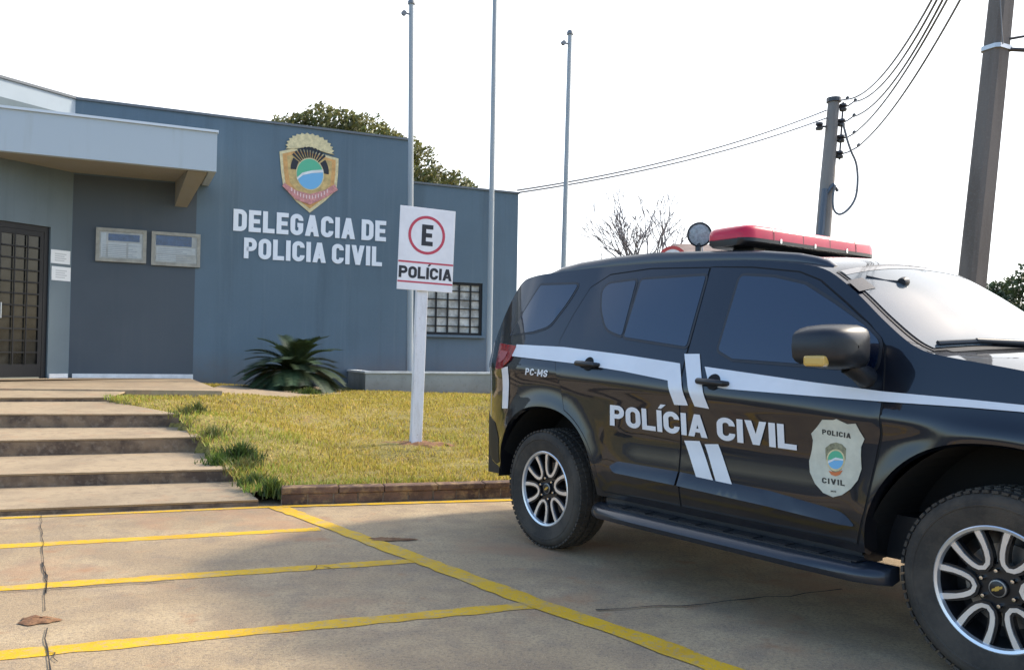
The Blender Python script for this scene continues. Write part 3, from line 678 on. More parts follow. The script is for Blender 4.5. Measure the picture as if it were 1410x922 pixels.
while cnt < 90000 and tries < 260000:
    tries += 1
    tt = .16 + 9.6*random.random()**1.25; s_ = -3.6 + 10.5*random.random()
    p = CURB0 + CD*s_ + CN*tt; x, y = p.x, p.y
    if (p-F0).dot(FN) < (PL_OFF+.02 if x > -4.4 else .1): continue
    if all(any(inpoly(x+ox, y+oy, S) for S in slabs) for ox, oy in ((.10, 0), (-.10, 0), (0, .10), (0, -.10), (0, 0))): continue
    if s_ < 0 and tt < .5 + s_*.0 and s_ < -.3: continue
    nv = NZ.noise(Vector((x*.9, y*.9, 1)))*.5+.5; n2 = NZ.noise(Vector((x*3.5, y*3.5, 5)))*.5+.5
    dsg = sqrt((x-SIGN.x-.05)**2*.5 + (y-SIGN.y)**2)
    if dsg < .34*(.6+n2*.8) and random.random() < .80: continue
    n3 = NZ.noise(Vector((x*1.7, y*1.7, 9)))*.5+.5
    if n2 < .36 and random.random() < .75: continue
    if n3 < .34 and random.random() < .5: continue
    dst = min((sqrt((x-C.x)**2+(y-C.y)**2) for (_, C, _, _) in fr))
    green = max(0, 1-dst/1.3)*.8 + max(0, nv-.55)*1.0 + (.35 if tt < .35 and s_ < 1.6 else 0)
    green = min(1, green + random.gauss(0, .12)); green = max(0, green)
    br = .75+.5*random.random()
    col = ((1.0-.52*green)*br, (.98-.10*green)*br, (.9-.25*green)*br)
    if random.random() < .18: col = (1.25*br, 1.05*br, 1.6*br)
    if random.random() < .14: col = (.42*br, .38*br, .45*br)
    h = (.016+.024*random.random())*(1+.8*green+.3*nv)
    blade(gb, x, y, lzc(x, y), h, .006+.0006*tt+.003*random.random(), col, 1.1); cnt += 1
go = gb.build('grass', M_grass, fix=False); tag(go, 'short dry yellow green grass on the sloping front lawn', 'grass', kind='stuff')
# bare earth by the sign foot
c = SIGN; rows = []
for i in range(6):
    rows.append([(c.x+.02+cos(2*pi*a/32)*.40*i/5*(1+.25*sin(3*a*2*pi/32)+.1*sin(8*a)), c.y+sin(2*pi*a/32)*.22*i/5*(1+.2*sin(5*a*2*pi/32)), lzc(c.x+cos(2*pi*a/32)*.5*i/5, c.y+sin(2*pi*a/32)*.33*i/5)+.03*(1-i/5)-.02*(i == 5)+.006+random.gauss(0, .006)) for a in range(33)])
bb = MB(); bb.grid(rows); bb.build('bare_earth', M_soil, smooth=60)['kind'] = 'structure'
# weeds
def weed(px, z, rad, h, n, label, tints):
    p = gnd(*px, z); bb = MB(); bb.tint = []
    for i in range(n):
        a = random.random()*2*pi; r = rad*min(1.15, abs(random.gauss(0, .55)))*(1+.3*sin(3*a+n)); t_ = random.choice(tints); k = .6+.7*random.random()
        blade(bb, p.x+cos(a)*r, p.y+sin(a)*r*.7, lzc(p.x+cos(a)*r, p.y+sin(a)*r*.7) - .004, h*(.35+.75*random.random())*max(.3, 1.1-.5*r/rad), .012, tuple(q*k for q in t_), .8)
    tag(bb.build('weed_clump', M_weed, fix=False), label, 'weeds', 'weed clumps along the edge of the steps')
weed((272, 562), .56, .16, .17, 320, 'brownish grass clump at the top of the lawn beside the steps', [(1.1, .8, .8), (.6, .6, .6), (1, 1, 1)])
weed((333, 614), .33, .23, .20, 520, 'dark green weed clump on the lawn beside the middle step', [(.5, .65, .6), (.8, 1, .7), (.4, .4, .4)])
weed((300, 622), .30, .17, .15, 320, 'bright green weeds at the right end of the middle step', [(1, 1.2, .7), (.8, 1, .7)])
weed((373, 690), .02, .11, .15, 260, 'leafy weeds in the gap between bottom step and brick kerb', [(.8, 1, .7), (.5, .6, .5), (1.1, 1.0, .7)])
weed((352, 668), .10, .20, .12, 320, 'pale dry weeds beside the lowest step', [(1.6, 1.3, 1.3), (1, 1.1, .7)])

for (A, C, z, zb) in fr[1:4]:
    p_ = C + Vector((.05, .10, 0)); bb = MB(); bb.tint = []
    for i in range(240):
        a = random.random()*2*pi; r = .20*min(1.2, abs(random.gauss(0, .6))); k = .5+.8*random.random(); g_ = random.random()
        blade(bb, p_.x+cos(a)*r*.7, p_.y+sin(a)*r*1.4, max(zb-.17, lzc(p_.x+cos(a)*r*.7, p_.y+sin(a)*r*1.4)-.01), .11*(.4+random.random()), .010, (k*(.9+.9*g_), k, k*(.7+.5*g_)), .9)
    tag(bb.build('weed_clump', M_weed, fix=False), 'ragged weeds growing over the right end of a step', 'weeds', 'weeds at the ends of the steps')
# brick kerb
kerb = empty('brick_kerb', CURB0); tag(kerb, 'low stained brick kerb along the front of the lawn', 'kerb')
L = 12; x = 0; bb = MB(); HK = .137
bb.hexa([CURB0+CN*.006, CURB0+CD*L+CN*.006, CURB0+CD*L+CN*.13, CURB0+CN*.13], [CURB0+CN*.006+UP*(HK-.05), CURB0+CD*L+CN*.006+UP*(HK-.05), CURB0+CD*L+CN*.13+UP*(HK-.05), CURB0+CN*.13+UP*(HK-.05)])
bb.build('mortar', mat('mortar', (.22, .17, .12), .9, var=.4, vscale=20), kerb)
bb = MB()
while x < L:
    w_ = .205+random.uniform(-.012, .012); o_ = random.uniform(-.004, .004)
    for zz0, zz1 in ((.002, HK-.052),):
        p0 = CURB0+CD*(x+.005)+CN*(o_)+UP*zz0; p1 = CURB0+CD*(x+w_-.005)+CN*(o_)+UP*zz0; dn = CN*.10
        bb.hexa([p0, p1, p1+dn, p0+dn], [p+UP*(zz1-zz0) for p in (p0, p1, p1+dn, p0+dn)])
    x += w_
bb.build('brick_course', M_brick, kerb, bevel=.006)
bb = MB(); x = 0
while x < L:
    w_ = .42+random.uniform(-.05, .05); o_ = random.uniform(-.006, .004); hh = random.uniform(-.004, .004)
    p0 = CURB0+CD*x+CN*(o_-.006)+UP*(HK-.05); p1 = CURB0+CD*(x+w_-.006)+CN*(o_-.006)+UP*(HK-.05); dn = CN*.15
    bb.hexa([p0, p1, p1+dn, p0+dn], [p+UP*(.052+hh) for p in (p0, p1, p1+dn, p0+dn)]); x += w_
bb.build('cap_course', M_brick, kerb, bevel=.008)

# planter with flagpoles
zpt = plp(503, 511).z; sp0 = (plp(503, 530)-F0).dot(FDIR); sp1 = sp0 + 5.2
planter = empty('planter_box', fpt(sp0+2, zpb, PL_OFF)); tag(planter, 'long low grey planter wall with pale coping in front of the barred window', 'planter')
bb = MB()
PD = .95
bb.hexa([fpt(sp0, -.1, PL_OFF), fpt(sp1, -.1, PL_OFF), fpt(sp1, -.1, PL_OFF-.14), fpt(sp0, -.1, PL_OFF-.14)], [fpt(sp0, zpt-.035, PL_OFF), fpt(sp1, zpt-.035, PL_OFF), fpt(sp1, zpt-.035, PL_OFF-.14), fpt(sp0, zpt-.035, PL_OFF-.14)])
bb.hexa([fpt(sp0, -.1, PL_OFF-.141), fpt(sp0+.14, -.1, PL_OFF-.141), fpt(sp0+.14, -.1, PL_OFF-1.65), fpt(sp0, -.1, PL_OFF-1.65)], [fpt(sp0, zpt-.035, PL_OFF-.141), fpt(sp0+.14, zpt-.035, PL_OFF-.141), fpt(sp0+.14, zpt-.035, PL_OFF-1.65), fpt(sp0, zpt-.035, PL_OFF-1.65)])
bb.build('planter_wall', M_planter, planter)
bb = MB(); bb.box(fpt((sp0+sp1)/2, zpt-.016, PL_OFF-.07), ((sp1-sp0)/2+.02, .095, .018), (FDIR, FN, UP)); bb.box(fpt(sp0+.07, zpt-.0165, PL_OFF-.9), (.095, .73, .018), (FDIR, FN, UP)); bb.build('coping', M_coping, planter)
bb = MB(); bb.hexa([fpt(sp0+.14, 0, PL_OFF-.15), fpt(sp1, 0, PL_OFF-.15), fpt(sp1, 0, PL_OFF-1.6), fpt(sp0+.14, 0, PL_OFF-1.6)], [fpt(sp0+.14, zpt-.08, PL_OFF-.15), fpt(sp1, zpt-.08, PL_OFF-.15), fpt(sp1, zpt-.08, PL_OFF-1.6), fpt(sp0+.14, zpt-.08, PL_OFF-1.6)]); bb.build('soil', M_soil, planter)
def flagpole(base, top, ztop, rad, label):
    def onp(u, v): return onplane(u, v, F0 + FN*(PL_OFF-.45), FN)
    B = onp(*base); T = onp(*top); d = (T-B)/(T.z-B.z); B = B + d*(zpt-.1-B.z); T = B + d*(ztop-B.z)
    root = empty('flagpole', B); tag(root, label, 'flagpole', 'bare metal flagpoles in the planter')
    k = B.lerp(T, .42)
    bb = MB(); bb.tube([B, k], [rad*1.05, rad], 14); bb.build('pole_foot', M_polewhite, root, smooth=40)
    bb = MB(); bb.tube([k, T], [rad*.97, rad*.85], 14); bb.build('pole', M_galv, root, smooth=40)
    bb = MB(); bb.lathe([(0, 0), (rad*1.25, 0), (rad*1.25, .05), (rad*.8, .09), (0, .1)], T, UP, 14); bb.build('cap', mat('pole_cap', (.2, .21, .22), .5), root, smooth=40)
    bb = MB(); q = B.lerp(T, 1-.14/(T-B).length*1.0); q = T - (T-B).normalized()*.2
    bb.tube([q, q - FDIR*.13], .018, 8); bb.lathe([(.0, -.03), (.05, -.03), (.03, 0), (.05, .03), (0, .03)], q - FDIR*.15, FN, 12); bb.build('pulley', mat('pole_cap', (.2, .21, .22), .5), root, smooth=40)
ht = onplane(566, 6, F0 + FN*(PL_OFF-.45), FN).z
flagpole((564.5, 508), (566.5, 6), ht, .058, 'grey flagpole rising just behind the parking sign')
flagpole((673, 510), (681.5, 2), ht+1.2, .055, 'tallest grey flagpole, in the middle, right of the barred window')
flagpole((774, 440), (785, 46), onplane(785, 48, F0 + FN*(PL_OFF-.45), FN).z, .055, 'grey flagpole against open sky, standing behind the police car')

# parking sign
SD = 9.9; SP = atd(580, 400, SD); SN = FN
def sp_(u, v, off=0): return onplane(u, v, SP + SN*off, SN)
sign = empty('parking_sign', SIGN); tag(sign, 'white police parking sign with red ringed letter E on a leaning white post', 'sign')
TL, TR, BR, BL = (sp_(551, 283, .05), sp_(627, 291, .05), sp_(622, 404, .05), sp_(546, 397, .05))
ex = ((TR-TL)+(BR-BL))/2; ey = ((TL-BL)+(TR-BR))/2; ctr = (TL+TR+BR+BL)/4
def spt(a, c, off=0): return ctr + ex*(a-.5) + ey*(c-.5) + SN*off
bb = MB(); bb.hexa([spt(0, 0), spt(1, 0), spt(1, 1), spt(0, 1)], [spt(0, 0, .012), spt(1, 0, .012), spt(1, 1, .012), spt(0, 1, .012)]); bb.build('plate', M_signwhite, sign, bevel=.003)
# post
def post_pt(u, v): return onplane(u, v, SP, SN)
pb0 = post_pt(571.5, 613); pt0 = post_pt(580.5, 400); pdv = (pt0-pb0).normalized(); ptop = pt0 + pdv*.25
bb = MB(); hw = .066
def ringp(c): return [c + FDIR*a*hw + SN*bq*.035 for a, bq in ((-1, 1), (1, 1), (1, -1), (-1, -1))]
bb.hexa(ringp(pb0-UP*.25), ringp(ptop)); bb.build('post', M_post, sign, bevel=.006)
asp = ey.length/ex.length
def ringmesh(cx, cy, r0, r1, n, off, thick=.0):
    bb = MB()
    for i in range(n):
        p = []
        for rr, k in ((r0, i), (r0, i+1), (r1, i+1), (r1, i)):
            a = 2*pi*k/n; p.append(spt(cx+rr*cos(a), cy+rr*sin(a)/asp, off))
        bb.poly(p)
    return bb
ringmesh(.492, .672, .285, .333, 44, .0135).build('red_ring', M_red, sign)
g, gw = glyph('E', .60, .21); bb = MB()
for k, st in enumerate(g):
    for q in st: bb.poly([spt(.40+p.x*.37, .545+p.y*.255, .0135+k*.0005) for p in q])
bb.build('letter', M_ink, sign)
bb = MB()
for z0, z1 in ((.326, .347), (.088, .108)): bb.quad(spt(0.004, z0, .0135), spt(.996, z0, .0135), spt(.996, z1, .0135), spt(0.004, z1, .0135))
bb.build('red_line', M_red, sign)
out, W = text_polys('POLÍCIA', w=.72, t=.23, gap=.07); bb = MB()
for st, k in out:
    for q in st: bb.poly([spt(.02+p.x/W*.96, .142+p.y*.142, .0135+k*.0005) for p in q])
bb.build('lettering', M_ink, sign)

# cycad
PB = atd(405, 531, 15.2); cyc = empty('cycad_palm', PB); tag(cyc, 'dark green spiky cycad palm against the blue wall', 'palm')
bb = MB(); bb.lathe([(0, -.1), (.16, -.1), (.17, .1), (.13, .25), (0, .3)], PB, UP, 14); bb.build('trunk', M_bark, cyc, smooth=50)
bb = MB(); bb.tint = []
for i in range(84):
    az = i*2.39996; el = radians(random.choice((random.uniform(2, 40), random.uniform(30, 88)))); ln = random.uniform(.78, 1.0); d = Vector((cos(az), sin(az), 0))
    kk = random.uniform(.6, 1.5); pts = []
    for j in range(15):
        t_ = j/14; e2 = el - t_*t_*radians(62); 
        pts.append(PB + UP*.2 + d*(ln*t_*cos(el - t_*radians(30))) + UP*(ln*t_*sin(el - t_*radians(38))*.95))
    side = d.cross(UP).normalized()
    for j in range(1, 15):
        p = pts[j]; tg = (pts[j]-pts[j-1]).normalized(); L_ = .19*sin(pi*min(1, .15+.85*(1-j/15)))*.95+.03
        for sg in (-1, 1):
            for q_ in (0, .33, .66):
                pq = p.lerp(pts[j-1], q_); e = pq + side*sg*L_*.85 + tg*L_*.55 + UP*L_*.12; n0 = len(bb.v); wv = tg*.019
                bb.v += [tuple(pq-wv), tuple(pq+wv), tuple(e)]; bb.f.append((n0, n0+1, n0+2)); t3 = (kk*random.uniform(.7, 1.3),)*3; bb.tint += [t3]*3
    for j in range(14):
        n0 = len(bb.v); wv = side*.008; bb.v += [tuple(pts[j]-wv), tuple(pts[j]+wv), tuple(pts[j+1]+wv), tuple(pts[j+1]-wv)]; bb.f.append((n0, n0+1, n0+2, n0+3)); bb.tint += [(1.3, 1.2, .8)]*4
bb.build('fronds', M_palm, cyc, fix=False)
weed((425, 541), .56, .32, .14, 420, 'low green weeds at the foot of the cycad palm', [(.9, 1, .7), (1.3, 1.2, .8), (.6, .7, .6)])

# ------------------------------------------------------------------ trees behind
def crown(lumps, nleaf, size, material, name, parent):
    bb = MB(); bb.tint = []; tot = sum(r[1].x*r[1].y*r[1].z for r in lumps)
    for c, r in lumps:
        for i in range(int(nleaf*r.x*r.y*r.z/tot)):
            while 1:
                q = Vector((random.uniform(-1, 1), random.uniform(-1, 1), random.uniform(-1, 1)))
                if .25 < q.length < 1: break
            q = q*(.55+.45*q.length)/max(q.length, .01)*q.length**.4 if random.random() < .6 else q
            nz = NZ.noise(q*2.3+c); q = q*(1+.25*nz)
            if NZ.noise(Vector((q.x*r.x, q.y*r.y, q.z*r.z))*.9 + c) < -.28: continue
            p = c + Vector((q.x*r.x, q.y*r.y, q.z*r.z)); a = Vector((random.gauss(0, 1), random.gauss(0, 1), random.gauss(0, 1))).normalized(); b_ = a.orthogonal().normalized(); s_ = size*random.uniform(.6, 1.4)
            n0 = len(bb.v); cc = a.cross(b_); bb.v += [tuple(p-b_*s_), tuple(p-cc*s_*.45), tuple(p+b_*s_), tuple(p+cc*s_*.45)]; bb.f.append((n0, n0+1, n0+2, n0+3))
            k = random.uniform(.6, 1.45)*(1+.5*NZ.noise(p*.9)); bb.tint += [(k*random.uniform(.9, 1.2), k, k*.9)]*4
    return bb.build(name, material, parent, fix=False)
def limbs(bb, base, tips, r0):
    for t_ in tips:
        m1 = base.lerp(t_, .45) + Vector((random.gauss(0, .3), random.gauss(0, .3), .4)); bb.tube([base, m1, t_], [r0*.6, r0*.35, r0*.1], 6)
D = 29
tr = empty('broad_tree', atd(480, 500, D)); tr.location.z = 0; tag(tr, 'wide domed green tree rising behind the station roof', 'tree')
P = Vector((atd(480, 500, D).x, D, 0)); bb = MB(); bb.tube([P, P+UP*2.2+Vector((.1, 0, 0)), P+UP*3.6], [.42, .34, .3], 10)
def lump(u, v, rx, rz, dd=0, ry=None): return (atd(u, v, D+dd), Vector((rx, ry or rx*.9, rz)))
lumps = [lump(455, 185, 1.25, 1.0), lump(415, 190, 1.0, .8, -.5), lump(388, 190, .55, .8), lump(500, 192, 1.2, .85), lump(535, 215, 1.2, .9, .5), lump(578, 240, 1.2, .9), lump(612, 262, 1.0, .75, .5), lump(640, 272, .65, .55), lump(470, 240, 2.2, 1.4, 1), lump(560, 280, 2.0, 1.2, 1), lump(400, 235, 1.2, 1.2, .5)]
limbs(bb, P+UP*3.4, [l[0] for l in lumps], .3); bb.build('trunk', M_bark, tr, smooth=50)
crown(lumps, 42000, .085, M_leaf, 'crown', tr)
# far trees on the right
for k, (u, v, D2, lab, lp) in enumerate([(1412, 420, 46, 'large dark green tree at the right edge beyond the utility pole', [(1402, 424, 1.0, .9), (1425, 402, 1.6, 1.6), (1440, 430, 2.0, 1.6), (1408, 445, 1.2, 1)]),
                            (1372, 430, 52, 'small hazy green tree beside the foot of the utility pole', [(1372, 404, .8, .75), (1366, 418, .8, 1.0), (1384, 416, .9, .8), (1376, 440, 1.6, 1.2), (1355, 432, 1.0, .8)])]):
    r_ = empty('leafy_tree', (atd(u, 500, D2).x, D2, 0)); tag(r_, lab, 'tree', 'green trees beyond the yard')
    P = Vector((atd(u, 500, D2).x, D2, 0)); bb = MB(); bb.tube([P, P+UP*2.2], [.25, .18], 8)
    lps = [(atd(a, c_, D2), Vector((rx, rx*.9, rz))) for a, c_, rx, rz in lp]; limbs(bb, P+UP*2, [l[0] for l in lps], .2); bb.build('trunk', M_bark, r_, smooth=50)
    crown(lps, 7000, .13, M_leafdark, 'crown', r_)
# leafless tree
def bare(u, D3, h, spread, label, seed, depth=6):
    random.seed(seed); P = Vector((atd(u, 480, D3).x, D3, 0)); r_ = empty('bare_tree', P); tag(r_, label, 'tree', 'leafless trees beyond the car')
    bb = MB(); tw = MB()
    def grow(p, d, ln, rad, k):
        q = p + d*ln; mid = p.lerp(q, .5) + Vector((random.gauss(0, .05), random.gauss(0, .05), 0))*ln
        (bb if k < 2 else tw).tube([p, mid, q], [rad, rad*.85, rad*.7], 5 if k > 1 else 7, cap=False)
        if k >= depth: return
        for i in range(2 if k < 2 else random.choice((2, 2, 3))):
            nd = (d + Vector((random.gauss(0, spread), random.gauss(0, spread), random.gauss(.05, spread*.6)))).normalized(); 
            if nd.z < .1: nd.z = .15
            grow(p.lerp(q, random.uniform(.7, 1)), nd.normalized(), ln*random.uniform(.62, .85), max(rad*.62, .010), k+1)
    bb.tube([P, P+UP*h*.3], [.17, .13], 7)
    for i in range(5): grow(P+UP*h*.28, Vector((random.gauss(0, .42), random.gauss(0, .35), 1)).normalized(), h*.22, .085, 1)
    bb.build('trunk', M_twig, r_, smooth=50); tw.build('branches', M_twig, r_, smooth=50)
bare(893, 34, 8.3, .34, 'leafless pale tree with fine branches above the car roof', 5)
bare(838, 40, 7.0, .36, 'smaller leafless tree with sparse twigs left of the taller bare tree', 11, 5)
random.seed(21)
# distant house
hb = atd(962, 350, 33); hb.z = 0; house = empty('distant_house', hb); tag(house, 'far low house with brownish tiled roof just visible over the car', 'house')
bb = MB(); bb.box(hb+UP*2.0, (1.9, 3, 2.0)); bb.build('wall', mat('house_wall', (.5, .45, .4), .8), house)
rz_ = atd(960, 336, 33).z-.6
bb = MB(); a = [hb+Vector((x_, y_, 4.0)) for x_, y_ in ((-2.2, -3.5), (2.2, -3.5), (2.2, 3.5), (-2.2, 3.5))]; r0, r1 = hb+Vector((-1.0, 0, rz_+.6)), hb+Vector((1.0, 0, rz_+.6))
bb.poly([a[0], a[1], r1, r0]); bb.poly([a[2], a[3], r0, r1]); bb.poly([a[1], a[2], r1]); bb.poly([a[3], a[0], r0]); bb.poly(a[::-1]); bb.build('roof', mat('house_roof', (.30, .22, .18), .8, var=.2, vscale=3), house)
# round road sign behind the car
rsP = atd(926, 358, 15); rsr = empty('road_sign', (rsP.x, rsP.y, 0)); tag(rsr, 'round red rimmed road sign half hidden behind the car roof', 'sign')
fc = Vector((-rsP.x*.9, -rsP.y, 0)).normalized()
bb = MB(); bb.lathe([(0, -.004), (.25, -.004), (.25, 0), (0, 0)], rsP, fc, 40); bb.build('disc', M_signwhite, rsr)
bb = MB(); bb.lathe([(.19, .001), (.19, .004), (.249, .004), (.249, .001)], rsP, fc, 40, True); bb.build('red_rim', mat('road_sign_red', (.55, .07, .06), .5), rsr)
bb = MB(); bb.tube([(rsP.x, rsP.y+.04, 0), (rsP.x, rsP.y+.04, rsP.z+.2)], .03, 10); bb.build('post', M_galv, rsr, smooth=40)

# ------------------------------------------------------------------ utility poles and wires
def prism_tube(bb, A, B, ra, rb, n, rot, squash=1):
    d = (B-A).normalized(); u = Vector((1, 0, 0)); u = (u-d*u.dot(d)).normalized(); w = d.cross(u); lo = []; hi = []
    for i in range(n):
        t_ = rot + 2*pi*i/n; e = u*cos(t_) + w*sin(t_)*squash; lo.append(A+e*ra); hi.append(B+e*rb)
    bb.hexa(lo, hi)
PD1 = 12.2
A = atd(1338, 392, PD1); B = atd(1379, 0, PD1); dv = (B-A)/(B.z-A.z); base = A - dv*A.z; topp = A + dv*(9.5-A.z)
pole = empty('utility_pole', base); tag(pole, 'thick leaning concrete utility pole behind the car bonnet', 'utility pole')
bb = MB(); 
def oct_(c, hx, hy, ch=.05):
    R_ = Matrix.Rotation(radians(28), 3, 'Z'); return [c + R_ @ Vector(q) for q in ((hx-ch, -hy, 0), (hx, -hy+ch, 0), (hx, hy-ch, 0), (hx-ch, hy, 0), (-hx+ch, hy, 0), (-hx, hy-ch, 0), (-hx, -hy+ch, 0), (-hx+ch, -hy, 0))]
bb.hexa(oct_(base - dv*.3, .185, .15), oct_(topp, .145, .115)); bb.build('pole_shaft', M_pole, pole)
q = onplane(1372, 68, A, Vector((0, 1, 0))); bb = MB(); 
c_ = A + dv*(q.z-A.z); bb.hexa(oct_(c_-UP*.03, .185, .15), oct_(c_+UP*.03, .185, .15)); bb.build('strap', mat('strap_steel', (.55, .55, .55), .4, .6), pole)
bb = MB(); e1 = c_+Vector((.62, -.1, -.05)); bb.tube([c_+Vector((.12, -.06, -.02)), e1], .03, 8); bb.tube([c_+Vector((.1, -.06, .12)), e1+Vector((-.2, 0, .22)), e1+Vector((-.2, 0, .02))], .02, 6); bb.build('crossarm', M_insul, pole, smooth=40)
bb = MB(); bb.lathe([(0, 0), (.05, 0), (.07, .04), (.04, .08), (.06, .12), (0, .15)], e1+Vector((-.05, 0, .02)), UP, 12); bb.build('insulator', M_insul, pole, smooth=40)
bb = MB(); c2 = A + dv*(atd(1365, 40, PD1).z-A.z); bb.tube([c_+Vector((-.02, -.2, 0)), c2+Vector((-.09, -.2, .3)), c2+Vector((-.12, -.19, 1.2))], .008, 6); bb.build('cable', M_wire, pole)
PD2 = 25
A2 = atd(1134, 315, PD2); B2 = atd(1148, 140, PD2); dv2 = (B2-A2)/(B2.z-A2.z); base2 = A2 - dv2*A2.z
p2 = empty('utility_pole', base2); tag(p2, 'far grey utility pole carrying the rack of insulators and a drooping cable loop', 'utility pole')
bb = MB(); bb.tube([base2, A2 + dv2*(B2.z-A2.z)*.35, B2], [.24, .205, .16], 12); bb.build('pole_shaft', M_polefar, p2, smooth=40)
bb = MB(); prism_tube(bb, A2 - dv2*2 + Vector((-.16, -.18, 0)), A2 + dv2*(atd(1130, 262, PD2).z-A2.z) + Vector((-.12, -.2, 0)), .11, .09, 8, 0); bb.tube([A2+dv2*.9+Vector((-.12, -.2, 0)), A2+dv2*1.15+Vector((.1, -.25, .1)), A2+dv2*1.1+Vector((.28, -.1, 0))], .05, 8)
bb.build('cable_box', mat('cable_duct', (.10, .12, .15), .5), p2, smooth=40)
bb = MB(); prism_tube(bb, B2-UP*.02, B2+UP*.10, .21, .21, 12, 0); bb.build('pole_cap', M_insul, p2)
ins = []
bb = MB(); rk = MB()
for (u, v) in ((1161, 148), (1159, 169), (1158, 191), (1156, 213), (1128, 174)):
    p = atd(u, v, PD2-.05); bb.lathe([(0, -.10), (.10, -.10), (.11, -.04), (.055, 0), (.11, .04), (.10, .10), (0, .10)], p, UP, 12); ins.append(p)
    cpt = A2 + dv2*(p.z-A2.z); rk.tube([cpt, p], .03, 6); bb.build('insulator', M_insul, p2, smooth=40); bb = MB()
rk.tube([ins[0]+UP*.15, ins[3]-UP*.15], .028, 6)
rk.build('rack', M_insul, p2)
def smooth_path(P, n=5):
    out = []
    for i in range(len(P)-1):
        a, b_, c_, d_ = P[max(0, i-1)], P[i], P[i+1], P[min(len(P)-1, i+2)]
        for k in range(n):
            t_ = k/n; out.append(.5*((2*b_)+(c_-a)*t_+(2*a-5*b_+4*c_-d_)*t_*t_+(3*b_-a-3*c_+d_)*t_**3))
    return out+[P[-1]]
def sagged(p, q, sag, n=24): return [p.lerp(q, i/n) - UP*(sag*4*(i/n)*(1-i/n)) for i in range(n+1)]
def wire(p, q, sag, label, rad=.012, group='overhead cables climbing to the right', name='overhead_cable'):
    bb = MB(); bb.tube(sagged(p, q, sag), rad, 5, False); o = bb.build(name, M_wire, smooth=60); tag(o, label, 'cable', group); return o
labs = 'thin overhead cable climbing from the far pole out of the picture top'
for k, (st, ee) in enumerate([((1165, 137), (1283, 0)), ((1176, 140), (1290, 0)), ((1174, 161), (1298, 0)), ((1174, 185), (1304, 0)), ((1180, 203), (1322, 0))]):
    p = atd(*st, PD2-.1); e = atd(*ee, 15); far = p + (e-p)*1.9; 
    pts = []
    bb = MB(); ctl = p.lerp(e, .5) - UP*(.42 if k < 3 else .3)
    # parabola through p, ctl, e continued overhead
    for i in range(40):
        t_ = 1.75*i/39; L0 = 2*(t_-.5)*(t_-1); L1 = -4*t_*(t_-1); L2 = 2*t_*(t_-.5); pts.append(p*L0 + ctl*L1 + e*L2)
    bb.tube(pts, .021, 6, False); q0 = (B2+UP*.06) if k == 0 else ins[k-1]; bb.tube([q0, q0.lerp(p, .5)-UP*.03, p], .021, 6, False); o = bb.build('overhead_cable', M_wire, smooth=60); tag(o, labs, 'cable', 'overhead cables climbing to the right')
    bb = MB(); bb.lathe([(0, -.05), (.045, -.05), (.05, 0), (.045, .05), (0, .05)], p + (e-p).normalized()*.25, (e-p).normalized(), 10); bb.build('clamp', M_insul, o, smooth=40)
WC = fpt(sC-.05, zW+.02, WINGOFF+.05)
wire(atd(1138, 152, PD2), WC + UP*.05, .25, 'upper of two service cables running from the far pole to the station roof corner', .020, 'service cables to the station')
wire(atd(1140, 162, PD2), WC + Vector((.05, -.02, -.0)), .22, 'lower of two service cables running from the far pole to the station roof corner', .020, 'service cables to the station')
pts = [atd(u, v, PD2-.3) for u, v in ((1161, 170), (1166, 190), (1172, 208), (1179, 225), (1181, 248), (1178, 272), (1168, 288), (1156, 295), (1148, 288), (1147, 270), (1150, 255))]
bb = MB(); bb.tube(smooth_path(pts), .034, 6, False); o = bb.build('cable_loop', M_wire, p2, smooth=60)
pts = [atd(u, v, PD2-.2) for u, v in ((1152, 252), (1158, 262), (1168, 267), (1178, 262))]
bb = MB(); bb.tube(pts, .010, 5, False); bb.build('cable_loop', M_wire, p2, smooth=60)

# ------------------------------------------------------------------ POLICE CAR (car frame: X forward, Y left, Z up, origin under the rear axle)
PREL = False
CX, CY, CYAW = 0.9725, 6.2076, -0.9458
car = empty('police_car', (CX, CY, 0), CYAW)
tag(car, 'dark blue black police suv with white stripes, red roof light bar and side lettering', 'car')
_cc, _cs = cos(CYAW), sin(CYAW)
def cray(u, v):
    d = ray(u, v); return Vector((_cc*d.x + _cs*d.y, -_cs*d.x + _cc*d.y, d.z))
_ox, _oy = -CX, -CY
CEYE = Vector((_cc*_ox + _cs*_oy, -_cs*_ox + _cc*_oy, EYE))
def cY(u, v, Y): d = cray(u, v); return CEYE + d*((Y-CEYE.y)/d.y)
def cX(u, v, X): d = cray(u, v); return CEYE + d*((X-CEYE.x)/d.x)
WB = 2.845; AZ = .40; AR0 = .525; AR1 = .55
def lerp_tab(T, x):
    if x <= T[0][0]: return T[0][1]
    for (a, p), (b_, q) in zip(T, T[1:]):
        if x <= b_:
            t_ = (x-a)/(b_-a); return p+(q-p)*t_
    return T[-1][1]
def sm_tab(T, x):      # smooth monotone-ish (Catmull-Rom, limited)
    n = len(T)
    if x <= T[0][0]: return T[0][1]
    if x >= T[-1][0]: return T[-1][1]
    for i in range(n-1):
        if x <= T[i+1][0]:
            x0, y0 = T[i]; x1, y1 = T[i+1]; h = x1-x0; t_ = (x-x0)/h
            m0 = (y1-T[i-1][1])/(x1-T[i-1][0]) if i > 0 else (y1-y0)/h
            m1 = (T[i+2][1]-y0)/(T[i+2][0]-x0) if i < n-2 else (y1-y0)/h
            return y0*(2*t_**3-3*t_**2+1)+h*m0*(t_**3-2*t_**2+t_)+y1*(-2*t_**3+3*t_**2)+h*m1*(t_**3-t_**2)
def Wb(X):
    w_ = .935
    if X < -.25: w_ -= .33*((-.25-X)/.85)**2
    if X > 2.9: w_ -= .27*((X-2.9)/.87)**2.2
    return w_
